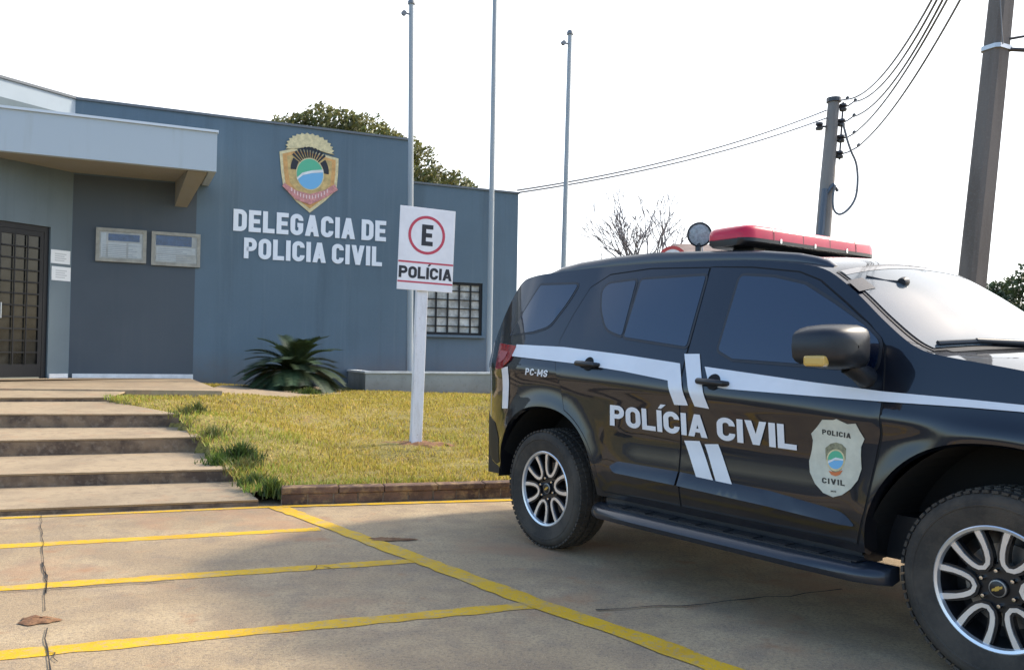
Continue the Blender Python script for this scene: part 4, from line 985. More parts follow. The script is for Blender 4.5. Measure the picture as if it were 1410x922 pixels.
def Wc(X, Z):
    w_ = Wb(X)
    # tumblehome above the shoulder, tuck under below
    zs = lerp_tab([(-.6, 1.20), (0, 1.17), (1.2, 1.10), (2.4, 1.03), (3.7, .95)], X)
    k = lerp_tab([(-.9, .20), (-.4, .31), (.3, .36), (2.2, .36), (2.6, .30)], X)
    d = Z-zs
    if d > 0: w_ -= k*(d*d/(d+.05)) if d < .25 else k*(d-.0417)
    if Z < .62: w_ -= .055*((.62-Z)/.27)**1.6
    w_ += .010*math.exp(-((Z-zs+.02)/.05)**2)
    # gentle hollow of the doors and flares round the wheels
    w_ -= .016*math.exp(-((Z-.80)/.13)**2)*min(1, max(0, (X-.6)/.25))*min(1, max(0, (2.25-X)/.2))
    for ax, ar in ((0, AR0), (WB, AR1)):
        r = sqrt((X-ax)**2+(Z-AZ)**2)
        if Z > .3: w_ += .018*math.exp(-((r-ar)/.07)**2)
    return w_
def SD_(u, v):
    Y = .9
    for _ in range(25):
        p = cY(u, v, -Y); Y = .5*Y + .5*Wc(p.x, p.z)
    return (p.x, p.z)
ZE = [(-1.12, 1.12), (-1.0, 1.24), (-.88, 1.33), (-.80, 1.385), (-.70, 1.52), (-.60, 1.665), (-.52, 1.765), (-.44, 1.805), (-.2, 1.825), (.3, 1.835), (.9, 1.822), (1.4, 1.795), (1.65, 1.768), (1.85, 1.735), (1.97, 1.695), (2.13, 1.588), (2.306, 1.448), (2.45, 1.345), (2.54, 1.305), (2.62, 1.288), (2.92, 1.238), (3.2, 1.185), (3.45, 1.11), (3.62, 1.02), (3.74, .88)]
def Zedge(X): return sm_tab(ZE, X)
def Zbot(X):
    z = lerp_tab([(-1.12, .50), (-.62, .46), (-.45, .42), (0, .42), (2.3, .42), (3.3, .36), (3.75, .34)], X)
    for ax, ar in ((0, AR0), (WB, AR1)):
        d = abs(X-ax)
        if d < ar: z = max(z, AZ + ar*(1-(d/ar)**2.3)**(1/2.15))
    return z
def paint():
    M = mat('navy_car_paint', (.0035, .0055, .011), .35, 0, 1.0, coatr=.03, spec=.15); return M
M_paint = paint(); splash(M_paint, .25, .85, (.13, .095, .06), .30)
M_carblack = mat('black_car_plastic', (.013, .0145, .018), .42)
M_rubber = layered('tyre_rubber', (.046, .040, .034), [(6, .42, .62, (.085, .07, .055), .85), (60, .5, .7, (.085, .07, .055), .4)], rough=.85, bump=.25)
M_tint = mat('tinted_glass', (.004, .010, .028), .03, coat=.0, spec=.85)
M_tint.node_tree.nodes['Principled BSDF'].inputs['IOR'].default_value = 1.62
M_stripe = mat('white_vinyl', (.74, .75, .77), .35, coat=.4, var=.05, vscale=3)
M_alloy = mat('machined_alloy', (.74, .74, .75), .33, .75)
M_dark = mat('wheel_black', (.010, .010, .012), .35)
M_steel = mat('brake_steel', (.28, .27, .26), .4, .8)
M_seam = mat('panel_gap', (.004, .004, .005), .8)
M_chrome = mat('chrome', (.7, .7, .7), .12, 1)
# stations
XS = []
def addrange(a, c, n): XS.extend(a+(c-a)*i/n for i in range(n))
addrange(-1.12, -.525, 20)
XS += [-AR0*cos(pi*i/44)*(.9999) for i in range(0, 45)]
addrange(.53, 2.29, 44)
XS += [WB-AR1*cos(pi*i/44)*(.9999) for i in range(0, 45)]
addrange(3.40, 3.741, 14); XS.append(3.74)
XS = sorted(set(round(x, 4) for x in XS)); NR = 40
def side_grid(sg):
    P = []
    for X in XS:
        zb, zt = Zbot(X), Zedge(X); P.append([(X, sg*Wc(X, zb+(zt-zb)*(j/NR)), zb+(zt-zb)*(j/NR)) for j in range(NR+1)])
    return P
body = MB()
for sg in (-1, 1):
    P = side_grid(sg); body.grid(P)
    # lip turned inwards along the bottom edge and wheel arches
    body.grid([[Vector(r[0]) for r in P], [Vector(r[0]) + Vector((0, -sg*.03, -.012)) for r in P], [Vector(r[0]) + Vector((0, -sg*.10, .01)) for r in P]])
# top: side edge -> centre profile
def centre(X):
    z = Zedge(X)
    dx = sm_tab([(-1.12, -.06), (-.88, -.14), (-.7, -.20), (-.45, -.24), (-.1, -.1), (.3, 0), (1.5, 0), (1.85, .02), (1.97, .04), (2.3, .12), (2.54, .17), (2.75, .10), (3.1, .06), (3.74, .09)], X)
    dz = sm_tab([(-1.12, .02), (-.8, .03), (-.45, .04), (.3, .055), (1.4, .06), (1.97, .075), (2.3, .06), (2.54, .035), (2.8, .07), (3.3, .06), (3.74, .05)], X)
    return X+dx, z+dz
def tpt(X, v, off=0):
    w_ = Wc(X, Zedge(X)); cx_, cz_ = centre(X); z = Zedge(X); k = 1-abs(v)**2.4
    p = Vector((X+(cx_-X)*k, w_*v, z+(cz_-z)*k))
    if off:
        e = 1e-3; t1 = tpt(X+e*4, v)-tpt(X-e*4, v); t2 = tpt(X, min(1, v+e*4))-tpt(X, max(-1, v-e*4)); n_ = t1.cross(t2)
        if n_.length > 0: n_.normalize(); n_ = n_ if n_.z > 0 else -n_; p = p + n_*off
    return p
NV = 24
body.grid([[tpt(X, -1+2*j/NV) for j in range(NV+1)] for X in XS])
# rear and front caps
for X, bul in ((XS[0], -.05), (XS[-1], .06)):
    zb, zt = Zbot(X), Zedge(X); cx_, cz_ = centre(X); rows = []
    for j in range(NV+1):
        v = -1+2*j/NV; top_ = tpt(X, v); row = []
        for i in range(15):
            t_ = i/14; z = zb+(top_.z-zb)*t_; wz = Wc(X, min(z, Zedge(X))); k = (1-abs(v)**2.4)
            xx = X + (top_.x-X)*t_**1 + bul*k*sin(pi*min(1, t_*1.0))*.8 + (0 if i else 0)
            row.append(Vector((xx if 0 < i < 14 else (X+(top_.x-X)*t_), wz*v if i < 14 else top_.y, z)))
        rows.append(row)
    body.grid(rows)
bo = body.build('body', M_paint, car, smooth=32)
def part(mb, name, material, parent=car, smooth=None, bevel=0, **kw): return mb.build(name, material, parent, smooth=smooth, bevel=bevel, **kw)
# floor and wheel wells
fl = MB(); fl.box((1.33, 0, .47), (2.3, .70, .10)); fl.box((1.42, 0, .485), (.85, .885, .115)); part(fl, 'underbody', M_carblack)
ww = MB()
for ax in (0, WB):
    for sg in (-1, 1):
        n = 28; rr = (AR0 if ax == 0 else AR1)+.03
        rows = [[Vector((ax+rr*cos(pi*i/n-.12+.24*i/n*0), sg*y, AZ+rr*sin(pi*i/n))) for i in range(0, n+1)] for y in (.90, .52)]
        ww = MB(); ww.grid(rows); ww.poly([Vector((ax+rr*cos(pi*i/n), sg*.52, AZ+rr*sin(pi*i/n))) for i in range(0, n+1)]); part(ww, 'wheel_well', mat('wheel_well_black', (.007, .007, .007), .9))
None and part(ww, 'wheel_well', mat('wheel_well_black', (.007, .007, .007), .9))
ch = MB()
for ax in (0, WB): ch.tube([(ax, -.7, .39), (ax, .7, .39)], .05, 10)
ch.tube([(-1.0, .45, .42), (1.8, .4, .42)], .035, 8); part(ch, 'axle', M_carblack)

# panels shaped in the side view and wrapped on the body side
def resample(poly, step=.05):
    out = []
    for i in range(len(poly)):
        a = Vector(poly[i]); b_ = Vector(poly[(i+1) % len(poly)]); n = max(1, int((b_-a).length/step))
        out += [a.lerp(b_, k/n) for k in range(n)]
    return out
def rounded(poly, r, n=5):
    out = []; N = len(poly); r = r if hasattr(r, '__len__') else [r]*N
    for i in range(N):
        p = Vector(poly[i]); a = Vector(poly[i-1]); b_ = Vector(poly[(i+1) % N])
        if r[i] <= 0: out.append(p); continue
        da, db = (a-p), (b_-p); k = min(r[i], da.length*.48, db.length*.48); s0_ = p+da.normalized()*k; s1_ = p+db.normalized()*k
        for j in range(n+1):
            t_ = j/n; out.append(s0_*(1-t_)**2 + p*2*t_*(1-t_) + s1_*t_*t_)
    return out
def p2in(x, y, P):
    c = False; j = len(P)-1
    for i in range(len(P)):
        if (P[i][1] > y) != (P[j][1] > y) and x < (P[j][0]-P[i][0])*(y-P[i][1])/(P[j][1]-P[i][1])+P[i][0]: c = not c
        j = i
    return c
def sidepanel(poly, off_, name, material, parent=car, sides=(-1,), skirt=None, step=.05, smooth=40):
    off = off_ if callable(off_) else (lambda p: off_)
    B = resample(poly, step); nb = len(B); pts = list(B)
    x0, x1 = min(p.x for p in B), max(p.x for p in B); y0, y1 = min(p.y for p in B), max(p.y for p in B)
    nx, ny = int((x1-x0)/step)+1, int((y1-y0)/step)+1
    for i in range(1, nx):
        for j in range(1, ny):
            q = Vector((x0+(x1-x0)*i/nx, y0+(y1-y0)*j/ny))
            if p2in(q.x, q.y, B) and min((q-p).length for p in B) > step*.45: pts.append(q)
    r = delaunay_2d_cdt(pts, [(i, (i+1) % nb) for i in range(nb)], [], 1, 1e-5)
    V, F = r[0], r[2]; res = None
    for sg in sides:
        mb = MB()
        mb.v = [(p.x, sg*(Wc(p.x, p.y)+off(p)), p.y) for p in V]; mb.f = [tuple(f_) for f_ in F]
        if skirt is not None:
            k0 = len(mb.v); mb.v += [(p.x, sg*(Wc(p.x, p.y)+off(p)), p.y) for p in B] + [(p.x, sg*(Wc(p.x, p.y)+skirt), p.y) for p in B]
            for i in range(nb): j = (i+1) % nb; mb.f.append((k0+i, k0+j, k0+nb+j, k0+nb+i))
        o = mb.build(name, material, parent, smooth=smooth)
        res = res or o
    return res
def S(*px): return [SD_(u, v) for u, v in px]
def archpts(ax, ar, a0, a1, n=14): return [(ax+ar*cos(radians(a0+(a1-a0)*i/n)), AZ+ar*sin(radians(a0+(a1-a0)*i/n))) for i in range(n+1)]
# doors (slightly proud so that a gap shows round each)
XB = 1.205
rear_door = [(XB-.006, .455), (XB-.006, 1.30), (XB+.0, 1.765), (.75, 1.79), (.40, 1.775), (.25, 1.70), (.16, 1.52), (.10, 1.36), (.115, 1.22), (.17, 1.08)] + archpts(0, AR0+.045, 66, 8, 10) + [(AR0+.06, .455)]
front_door = [(XB+.006, .455), (2.26, .455), (2.312, .62), (2.375, .95), (2.372, 1.09), (2.352, 1.24), (2.335, 1.33)] + [(2.24, 1.425), (2.10, 1.53), (1.93, 1.65), (1.80, 1.70), (1.5, 1.745), (XB+.012, 1.768), (XB+.006, 1.30)]
doors = {}
for sg in (-1, 1):
    doors[(sg, 'r')] = sidepanel(rear_door, .005, 'rear_door', M_paint, sides=(sg,), skirt=-.004)
    doors[(sg, 'f')] = sidepanel(front_door, .005, 'front_door', M_paint, sides=(sg,), skirt=-.004)
# dark gaps
def gapline(P, name='panel_gap', wid=.009, off=.0012, sides=(-1, 1)):
    for sg in sides:
        mb = MB(); L, R_ = [], []; Q = resample(P + [P[-1]], .04)
        for i, p in enumerate(Q):
            a = Q[max(0, i-1)]; c = Q[min(len(Q)-1, i+1)]; d = (c-a); d = d.normalized() if d.length > 0 else Vector((1, 0)); n_ = Vector((-d.y, d.x))*wid/2
            L.append(Vector((p.x+n_.x, sg*(Wc(p.x, p.y)+off), p.y+n_.y))); R_.append(Vector((p.x-n_.x, sg*(Wc(p.x, p.y)+off), p.y-n_.y)))
        mb.grid([L, R_]); mb.build(name, M_seam, car)
def offpoly(P, d):
    c = Vector((sum(p[0] for p in P)/len(P), sum(p[1] for p in P)/len(P))); out = []; N = len(P)
    for i in range(N):
        a, p, b_ = Vector(P[i-1]), Vector(P[i]), Vector(P[(i+1) % N]); t_ = (b_-a).normalized(); n_ = Vector((-t_.y, t_.x))
        if not p2in(*(p+n_*.01), P): out.append(p+n_*d)
        else: out.append(p-n_*d)
    return out
for D_ in (rear_door, front_door): gapline(offpoly(D_, .004)+[offpoly(D_, .004)[0]])
# windows: black rubber surround, then glass
def rl(px, r): return rounded(S(*px), r)
fwin = rl([(1021, 379.6), (1066.7, 382), (1110, 392), (1152, 419), (1191.5, 447.5), (1213, 470), (1207, 510), (1166, 505), (1010, 493.5), (990.5, 481.8)], [.03, 0, .0, 0, 0, .03, .04, 0, 0, .02])
rwin = rl([(884.5, 385.5), (973.5, 379.8), (946.5, 477), (860.5, 463.5)], .02)
vent = rl([(877.5, 386), (857.5, 462), (836, 453), (829.5, 425), (831, 400), (839, 391)], [.02, .02, .06, .05, .05, .05])
qg = rl([(745, 393), (797, 391.5), (783, 415), (757, 449), (735, 456), (703, 462)], [.01, .03, .06, .05, .0, .0])
def mir(o): return o
for sg in (-1, 1):
    for nm, P, par_ in (('window', fwin, doors[(sg, 'f')]), ('window', rwin, doors[(sg, 'r')]), ('window', vent, doors[(sg, 'r')]), ('quarter_window', qg, car)):
        proud = .005 if par_ is not car else 0
        g_ = sidepanel(P, proud+.0045, nm, M_tint, par_, sides=(sg,), skirt=-.002)
        sidepanel(offpoly(P, .016), proud+.0022, 'window_rubber', M_carblack, g_, sides=(sg,), skirt=-.002)
# lower door moulding
mold = [SD_(*q) for q in ((843, 648), (853, 637.5), (950, 656), (1060, 679), (1167.5, 711), (1180, 726.5), (1162, 727), (1050, 697), (900, 663), (848, 655))]
mold = [(.665, .615), (.72, .648), (1.2, .645), (1.80, .625), (2.20, .585), (2.262, .530), (2.2, .532), (1.8, .553), (1.2, .573), (.72, .582)]
for sg in (-1, 1):
    sidepanel(rounded([p for p in mold if p[0] <= 1.2] and [(.665, .615), (.72, .648), (XB-.008, .645), (XB-.008, .573), (.72, .582)], [.02, .02, 0, 0, .02]), lambda p: .006+.030*min(1, max(0, (lerp_tab([(.66, .648), (1.2, .645), (1.8, .625), (2.2, .585), (2.26, .535)], p.x)-p.y)/.055)), 'side_moulding', M_paint, doors[(sg, 'r')], sides=(sg,), skirt=.003)
    sidepanel(rounded([(XB+.008, .645), (1.80, .625), (2.20, .585), (2.262, .530), (2.2, .532), (1.8, .553), (XB+.008, .573)], [0, .0, .05, .02, .02, 0, 0]), lambda p: .006+.030*min(1, max(0, (lerp_tab([(.66, .648), (1.2, .645), (1.8, .625), (2.2, .585), (2.26, .535)], p.x)-p.y)/.055)), 'side_moulding', M_paint, doors[(sg, 'f')], sides=(sg,), skirt=.003)
# white livery
st_rear = S((713, 474), (777.7, 477.5), (860, 488), (938, 500), (949, 558), (930, 557), (921, 523.5), (860, 511), (796, 500.5), (706, 490))
st_b = S((944, 487), (965, 487), (978, 562.5), (958, 559))
st_front = S((972, 504.5), (1010, 510), (1110, 524.5), (1217, 538.5), (1217, 552.5), (1110, 544), (1000, 535), (978, 531))
st_fend = S((1217, 538.5), (1330, 549), (1409, 557), (1409, 566.7), (1330, 560), (1217, 552.5))
xe = st_fend[2]; st_fend = [st_fend[0], st_fend[1], xe, (3.45, xe[1]-.05), (3.45, st_fend[3][1]-.055), st_fend[3], st_fend[4], st_fend[5]]
st_l1 = S((943.7, 606), (965, 606.7), (983.4, 660.6), (960.7, 657.7)); st_l2 = S((972, 611), (990.5, 611), (1010, 667.7), (987.7, 663.4))
tailstrip = S((691, 507), (700, 504), (701.5, 530), (700, 562), (692, 562), (693, 535))
for sg in (-1, 1):
    for P in (st_rear, st_b, st_front, st_fend, st_l1, st_l2, tailstrip):
        sidepanel(P, .0095 if P is not tailstrip else .005, 'white_stripe', M_stripe, sides=(sg,), step=.03)
# lettering on the doors
pTL, pBL, pBR, pTR = SD_(843, 557), SD_(841.5, 585), SD_(1099, 619.6), SD_(1079, 585)
x0, x1 = pBL[0], pBR[0]; zb0, zt0 = pBL[1], pTL[1]; zb1, zt1 = pBR[1], SD_(1076, 583.5)[1]
def car_txt(sg):
    def fn(u, v, off):
        k = u; zb = zb0+(zb1-zb0)*k; zt = zt0+(zt1-zt0)*k; X = x0+(x1-x0)*(u if sg < 0 else 1-u); Z = zb+(zt-zb)*v
        return Vector((X, sg*(Wc(X, Z)+.0098+off), Z))
    return fn
for sg in (-1, 1): letters_flat('lettering', 'POLÍCIA CIVIL', car_txt(sg), M_stripe, car, off=0, w=.66, t=.215, gap=.065, space=.30)
a_, b2_ = SD_(723.5, 515.5), SD_(754, 519); h_ = .045
letters_flat('lettering', 'PC-MS', lambda u, v, off: Vector((a_[0]+(b2_[0]-a_[0])*u+.012*v, -(Wc(a_[0]+(b2_[0]-a_[0])*u, a_[1]+h_*v)+.004+off), a_[1]+(b2_[1]-a_[1])*u+h_*v)), M_stripe, car, off=0, w=.6, t=.2, gap=.10)
# door badge
def bz(u, v): return Vector(SD_(1100+u/6.58, 560+v/6.58))
badge = [bz(*q) for q in ((222, 115), (320, 118), (350, 108), (385, 125), (450, 155), (525, 150), (560, 215), (605, 290), (575, 360), (572, 440), (578, 560), (545, 660), (480, 740), (400, 795), (320, 815), (230, 775), (155, 690), (110, 590), (103, 490), (130, 380), (138, 300), (122, 240), (175, 180))]
M_badge = mat('badge_vinyl', (.60, .585, .47), .4, var=.12, vscale=12)
bd = sidepanel(badge, .0088, 'door_badge', M_badge, doors[(-1, 'f')], step=.03)
def bpoly(name, pts, off, material): return sidepanel([bz(*p) for p in pts], off, name, material, bd, step=.03)
bpoly('badge_shield', [(250, 370), (300, 330), (350, 320), (400, 335), (440, 375), (435, 470), (400, 560), (345, 610), (290, 560), (255, 470)], .0093, mat('badge_olive', (.26, .25, .15), .5, var=.4, vscale=60))
circ = lambda cu, cv, ru, rv, a0=0, a1=360, n=20: [(cu+ru*cos(radians(a0+(a1-a0)*i/n)), cv-rv*sin(radians(a0+(a1-a0)*i/n))) for i in range(n if a1-a0 == 360 else n+1)]
bpoly('badge_disc', circ(345, 480, 84, 100), .0098, M_goldpale)
bpoly('badge_green', circ(345, 475, 70, 80, 0, 180), .0104, mat('crest_green', (.10, .46, .27), .5))
bpoly('badge_blue', circ(345, 482, 70, 78, 180, 360), .0104, mat('crest_blue', (.17, .45, .72), .5))
bpoly('badge_wave', [(275, 490), (345, 455), (415, 470), (415, 485), (345, 475), (275, 510)], .0110, M_white)
bpoly('badge_ribbon', [(280, 575), (345, 590), (410, 570), (385, 610), (345, 625), (305, 612)], .0104, mat('badge_orange', (.62, .17, .05), .5))
bb = MB()
def badge_txt(txt, q0, q1, q2, **kw):
    A_, B_, C_ = bz(*q0), bz(*q1), bz(*q2)
    return letters_flat('lettering', txt, lambda u, v, off: (lambda p: Vector((p.x, -(Wc(p.x, p.y)+.0096+off), p.y)))(A_ + (B_-A_)*u + (C_-A_)*v), mat('badge_ink', (.03, .03, .025), .5), bd, off=0, **kw)
badge_txt('POLICIA', (222, 245), (482, 285), (222, 200), w=.62, t=.22, gap=.12)
badge_txt('CIVIL', (220, 685), (428, 715), (220, 635), w=.66, t=.22, gap=.16)
badge_txt('MS', (300, 768), (350, 772), (300, 752), w=.6, t=.2, gap=.15)
# handles
for sg in (-1, 1):
    for (u, v), dk in (((812, 501), 'r'), ((984, 526), 'f')):
        hx, hz_ = SD_(u, v); w_ = Wc(hx, hz_)
        mb = MB(); mb.tube([(hx-.095, sg*(w_+.008), hz_+.004), (hx-.085, sg*(w_+.035), hz_+.004), (hx, sg*(w_+.045), hz_+.002), (hx+.085, sg*(w_+.035), hz_-.004), (hx+.095, sg*(w_+.008), hz_-.004)], [.014, .017, .017, .016, .013], 10)
        h_o = mb.build('handle', M_carblack, doors[(sg, dk)], smooth=50)
        sidepanel([(hx+.045*cos(2*pi*i/20), hz_+.002+.042*sin(2*pi*i/20)) for i in range(20)], .0105, 'handle_recess', M_seam, h_o, sides=(sg,), step=.03)
# tail lamp
lamp = S((690, 472), (713, 476), (703, 495.7), (692, 507), (684, 508.5), (687, 490))
for sg in (-1, 1):
    l_ = sidepanel(rounded(lamp, .015), .012, 'tail_lamp', mat('tail_lamp_red', (.36, .015, .02), .12, coat=1, col2=(.20, .01, .015), vscale=22), sides=(sg,), skirt=-.004)
    cc_ = Vector((sum(p[0] for p in lamp)/6, sum(p[1] for p in lamp)/6))
    sidepanel([cc_+(Vector(p)-cc_)*.45+Vector((.0, .005)) for p in lamp], .0150, 'lamp_lens', mat('lamp_pale', (.45, .12, .13), .15, coat=1), l_, sides=(sg,), step=.03)
# bumper line at the rear corner

for sg in (-1, 1): sidepanel(rounded([(-1.09, .83), (-.66, .77), (-.565, .66), (-.545, .50), (-.66, .47), (-1.09, .52)], .03), .004, 'rear_bumper', mat('bumper_plastic', (.030, .027, .022), .65, spec=.25), sides=(sg,), skirt=-.003)
# running boards
for sg in (-1, 1):
    mb = MB(); y0 = Wc(1.4, .45)-.02; y1 = 1.075
    prof = [(y0, .385), (y1-.05, .385), (y1-.015, .372), (y1, .345), (y1-.012, .318), (y1-.06, .31), (y0, .325)]
    X0, X1 = .56, 2.44; rows = []
    for k, X in enumerate((X0, X0+.03, X0+.12, 1.0, 1.5, 2.0, X1-.12, X1-.03, X1)):
        sh = {0: .10, 1: .05, 2: .012, 6: .012, 7: .05, 8: .10}.get(k, 0); rows.append([Vector((X, sg*(y - sh*(y-y0)/(y1-y0)), z)) for y, z in prof])
    for i in range(len(rows)-1):
        for j in range(len(prof)): j2 = (j+1) % len(prof); mb.quad(rows[i][j], rows[i][j2], rows[i+1][j2], rows[i+1][j])
    mb.poly(rows[0]); mb.poly(rows[-1])
    rb = mb.build('running_board', mat('board_paint', (.012, .016, .024), .35, coat=.4), car, smooth=45)
    mb = MB(); mb.box(((X0+X1)/2, sg*(y0+y1-.06)/2, .388), ((X1-X0)/2-.16, .05, .003))
    for i in range(9): mb.box((X0+.2+i*.185, sg*(y0+y1-.06)/2, .392), (.06, .04, .003))
    mb.build('tread_pad', M_carblack, rb)
    for X in (.75, 1.5, 2.2): mb = MB(); mb.box((X, sg*(y0-.08), .36), (.03, .14, .018)); mb.build('mounting_bracket', M_carblack, rb)
# mirrors
for sg in (-1, 1):
    C = Vector((2.245, sg*1.068, 1.322)); mb = MB(); rows = []
    n = 20
    for k, (dx, sc_) in enumerate(((-.085, .90), (-.07, 1.0), (-.02, 1.0), (.04, .96), (.075, .84), (.095, .62), (.102, .3), (.103, .02))):
        row = []
        for i in range(n+1):
            t_ = 2*pi*i/n; cy_, sz_ = cos(t_), sin(t_); e_ = 2/4.2
            yy = .158*sc_*math.copysign(abs(cy_)**e_, cy_); zz = .094*sc_*math.copysign(abs(sz_)**e_, sz_)
            yo = yy*sg; zz += -.018*(yy/.158)*.0 + (.006 if zz > 0 else -.002)*(1-(yy/.158)**2) - .012*(yy/.158)*(zz/.09)
            row.append(C + Vector((dx - .05*max(0, yy/.158)**2, yo, zz)))
        rows.append(row)
    mb.grid(rows); mir_o = mb.build('wing_mirror', M_carblack, car, smooth=50)
    mb = MB(); mb.poly(rows[0][:-1]); mb.build('mirror_glass', M_chrome, mir_o)
    mb = MB(); q = C + Vector((-.012, sg*.134, -.062)); mb.box(q, (.05, .026, .024)); mb.build('indicator', mat('amber_lens', (.62, .40, .10), .2, coat=.6), mir_o, bevel=.012)
    mb = MB(); mb.tube([C + Vector((.01, -sg*.08, -.075)), C + Vector((.035, -sg*.125, -.115)), Vector((2.28, sg*(Wc(2.28, 1.19)-.01), 1.185))], [.05, .045, .055], 12); mb.build('mirror_foot', M_carblack, mir_o, smooth=50)
# wheels
def wheel(X, sg, spin):
    root = empty('wheel', (0, 0, 0)); bpy.data.objects.remove(root)
    ax = Vector((0, sg, 0)); c = Vector((X, 0, .387)); mb = MB(); yo = .925; wd = .255
    prof = [(.232, .905), (.245, .918), (.262, .922), (.30, .934), (.335, .938), (.352, .934), (.366, .922), (.376, .905), (.381, .885), (.385, .84), (.3855, .835), (.376, .834), (.376, .826), (.3855, .825), (.386, .80), (.387, .775), (.377, .774), (.377, .766), (.387, .765), (.386, .72), (.381, .70), (.368, .675), (.34, .662), (.25, .67), (.232, .68)]
    mb.lathe(prof, c, ax, 96)
    N = 64
    for i in range(N):
        t_ = 2*pi*i/N; d = Vector((cos(t_), 0, sin(t_))); tg = Vector((-sin(t_), 0, cos(t_)))
        for (r_, y_, hr, hy, ht_, tw) in ((.3765, .902, .0055, .022, .0125, 0), (.3835, .862, .0055, .017, .012, .006), (.384, .80, .0065, .022, .012, 0), (.384, .74, .0065, .020, .012, .006)):
            cc2 = c + d*r_ + ax*y_ + tg*tw*2; mb.box(cc2, (ht_, hy, hr), (tg, ax, d))
    # raised ring and dirt bead on the sidewall
    mb.lathe([(.318, .936), (.321, .9395), (.327, .940), (.330, .937)], c, ax, 96)
    ty = mb.build('wheel', M_rubber, car, smooth=38)
    mb = MB(); mb.lathe([(.243, .905), (.246, .917), (.240, .921), (.229, .917), (.224, .900)], c, ax, 80); mb.build('rim_lip', M_alloy, ty, smooth=35)
    mb = MB(); mb.lathe([(.226, .905), (.222, .84), (.20, .72), (.195, .68)], c, ax, 64); mb.lathe([(0, .80), (.10, .80), (.215, .79)], c, ax, 48); mb.build('rim_barrel', M_dark, ty, smooth=40)
    mb = MB(); mb.lathe([(.06, .812), (.165, .812), (.165, .80)], c, ax, 48); mb.build('brake_disc', M_steel, ty, smooth=40)
    sp = MB(); dk = MB(); half = [(.236, .060), (.20, .0565), (.165, .051), (.135, .043), (.112, .033), (.096, .021), (.0875, .0)]
    P = half + [(r_, -y_) for r_, y_ in reversed(half[:-1])]
    for k in range(6):
        t_ = radians(60*k+spin); dr = Vector((cos(t_), 0, sin(t_))); dt = Vector((-sin(t_), 0, cos(t_)))
        m2 = len(P); 
        for wdt, mb2, y0_, y1_ in ((.0, sp, .905, .0), (.0, dk, .893, .0)):
            Ls, Rs = [], []
            for i in range(m2):
                a = Vector(P[max(0, i-1)]); b_ = Vector(P[min(m2-1, i+1)]); d = (b_-a).normalized(); n_ = Vector((-d.y, d.x)); p_ = Vector(P[i]); rr = p_.x
                w2 = (.0115 if rr > .18 else .0095 if rr > .1 else .0085) if mb2 is sp else (.020 if rr > .1 else .019)
                dome = .008*(1-((rr-.09)/.146)) if mb2 is sp else .0
                Ls.append((p_+n_*w2, dome)); Rs.append((p_-n_*w2, dome))
            W3 = lambda q, dm, y: c + dr*q.x + dt*q.y + ax*(y-dm)
            for i in range(m2-1):
                lo = [W3(Ls[i][0], Ls[i][1], y0_-.03), W3(Rs[i][0], Rs[i][1], y0_-.03), W3(Rs[i+1][0], Rs[i+1][1], y0_-.03), W3(Ls[i+1][0], Ls[i+1][1], y0_-.03)]
                hi = [q + ax*.03 for q in lo]
                mb2.quad(*hi); mb2.quad(lo[0], lo[3], hi[3], hi[0]); mb2.quad(lo[1], lo[2], hi[2], hi[1])
    dk.lathe([(.0, .880), (.092, .878), (.098, .865), (.098, .83)], c, ax, 40)
    dk.build('spoke_back', M_dark, ty); sp.build('spoke', M_alloy, ty, smooth=30)
    mb = MB(); mb.lathe([(0, .900), (.028, .899), (.036, .895), (.038, .878)], c, ax, 30); mb.build('hub_cap', M_dark, ty, smooth=40)
    mb = MB(); mb.lathe([(.029, .8995), (.033, .8985), (.034, .8970)], c, ax, 30); mb.build('cap_ring', M_steel, ty, smooth=40)
    mb = MB(); ang = radians(25)
    for x_, z_ in (((0, 0), (.023, .006)), ((0, 0), (.009, .011))):
        pass
    for hx_, hz2, y_ in ((.022, .0055, .9008), (.0085, .010, .9012)):
        u_ = Vector((cos(ang), 0, sin(ang))); v_ = Vector((-sin(ang)*.6+.3, 0, cos(ang))); mb.poly([c+ax*y_+u_*a*hx_+v_*b_*hz2 for a, b_ in ((-1, -1), (1, -1), (1, 1), (-1, 1))])
    mb.build('cap_emblem', mat('emblem_gold', (.55, .40, .10), .3, .6), ty)
    for k in range(6):
        mb = MB(); t_ = radians(60*k+30+spin); mb.lathe([(.0, .902), (.007, .901), (.0095, .895), (.0095, .872)], c + Vector((cos(t_), 0, sin(t_)))*.068, ax, 10)
        mb.build('lug_nut', M_chrome, ty, smooth=40)
for sg in (-1, 1): wheel(0, sg, 14); wheel(WB, sg, 5)

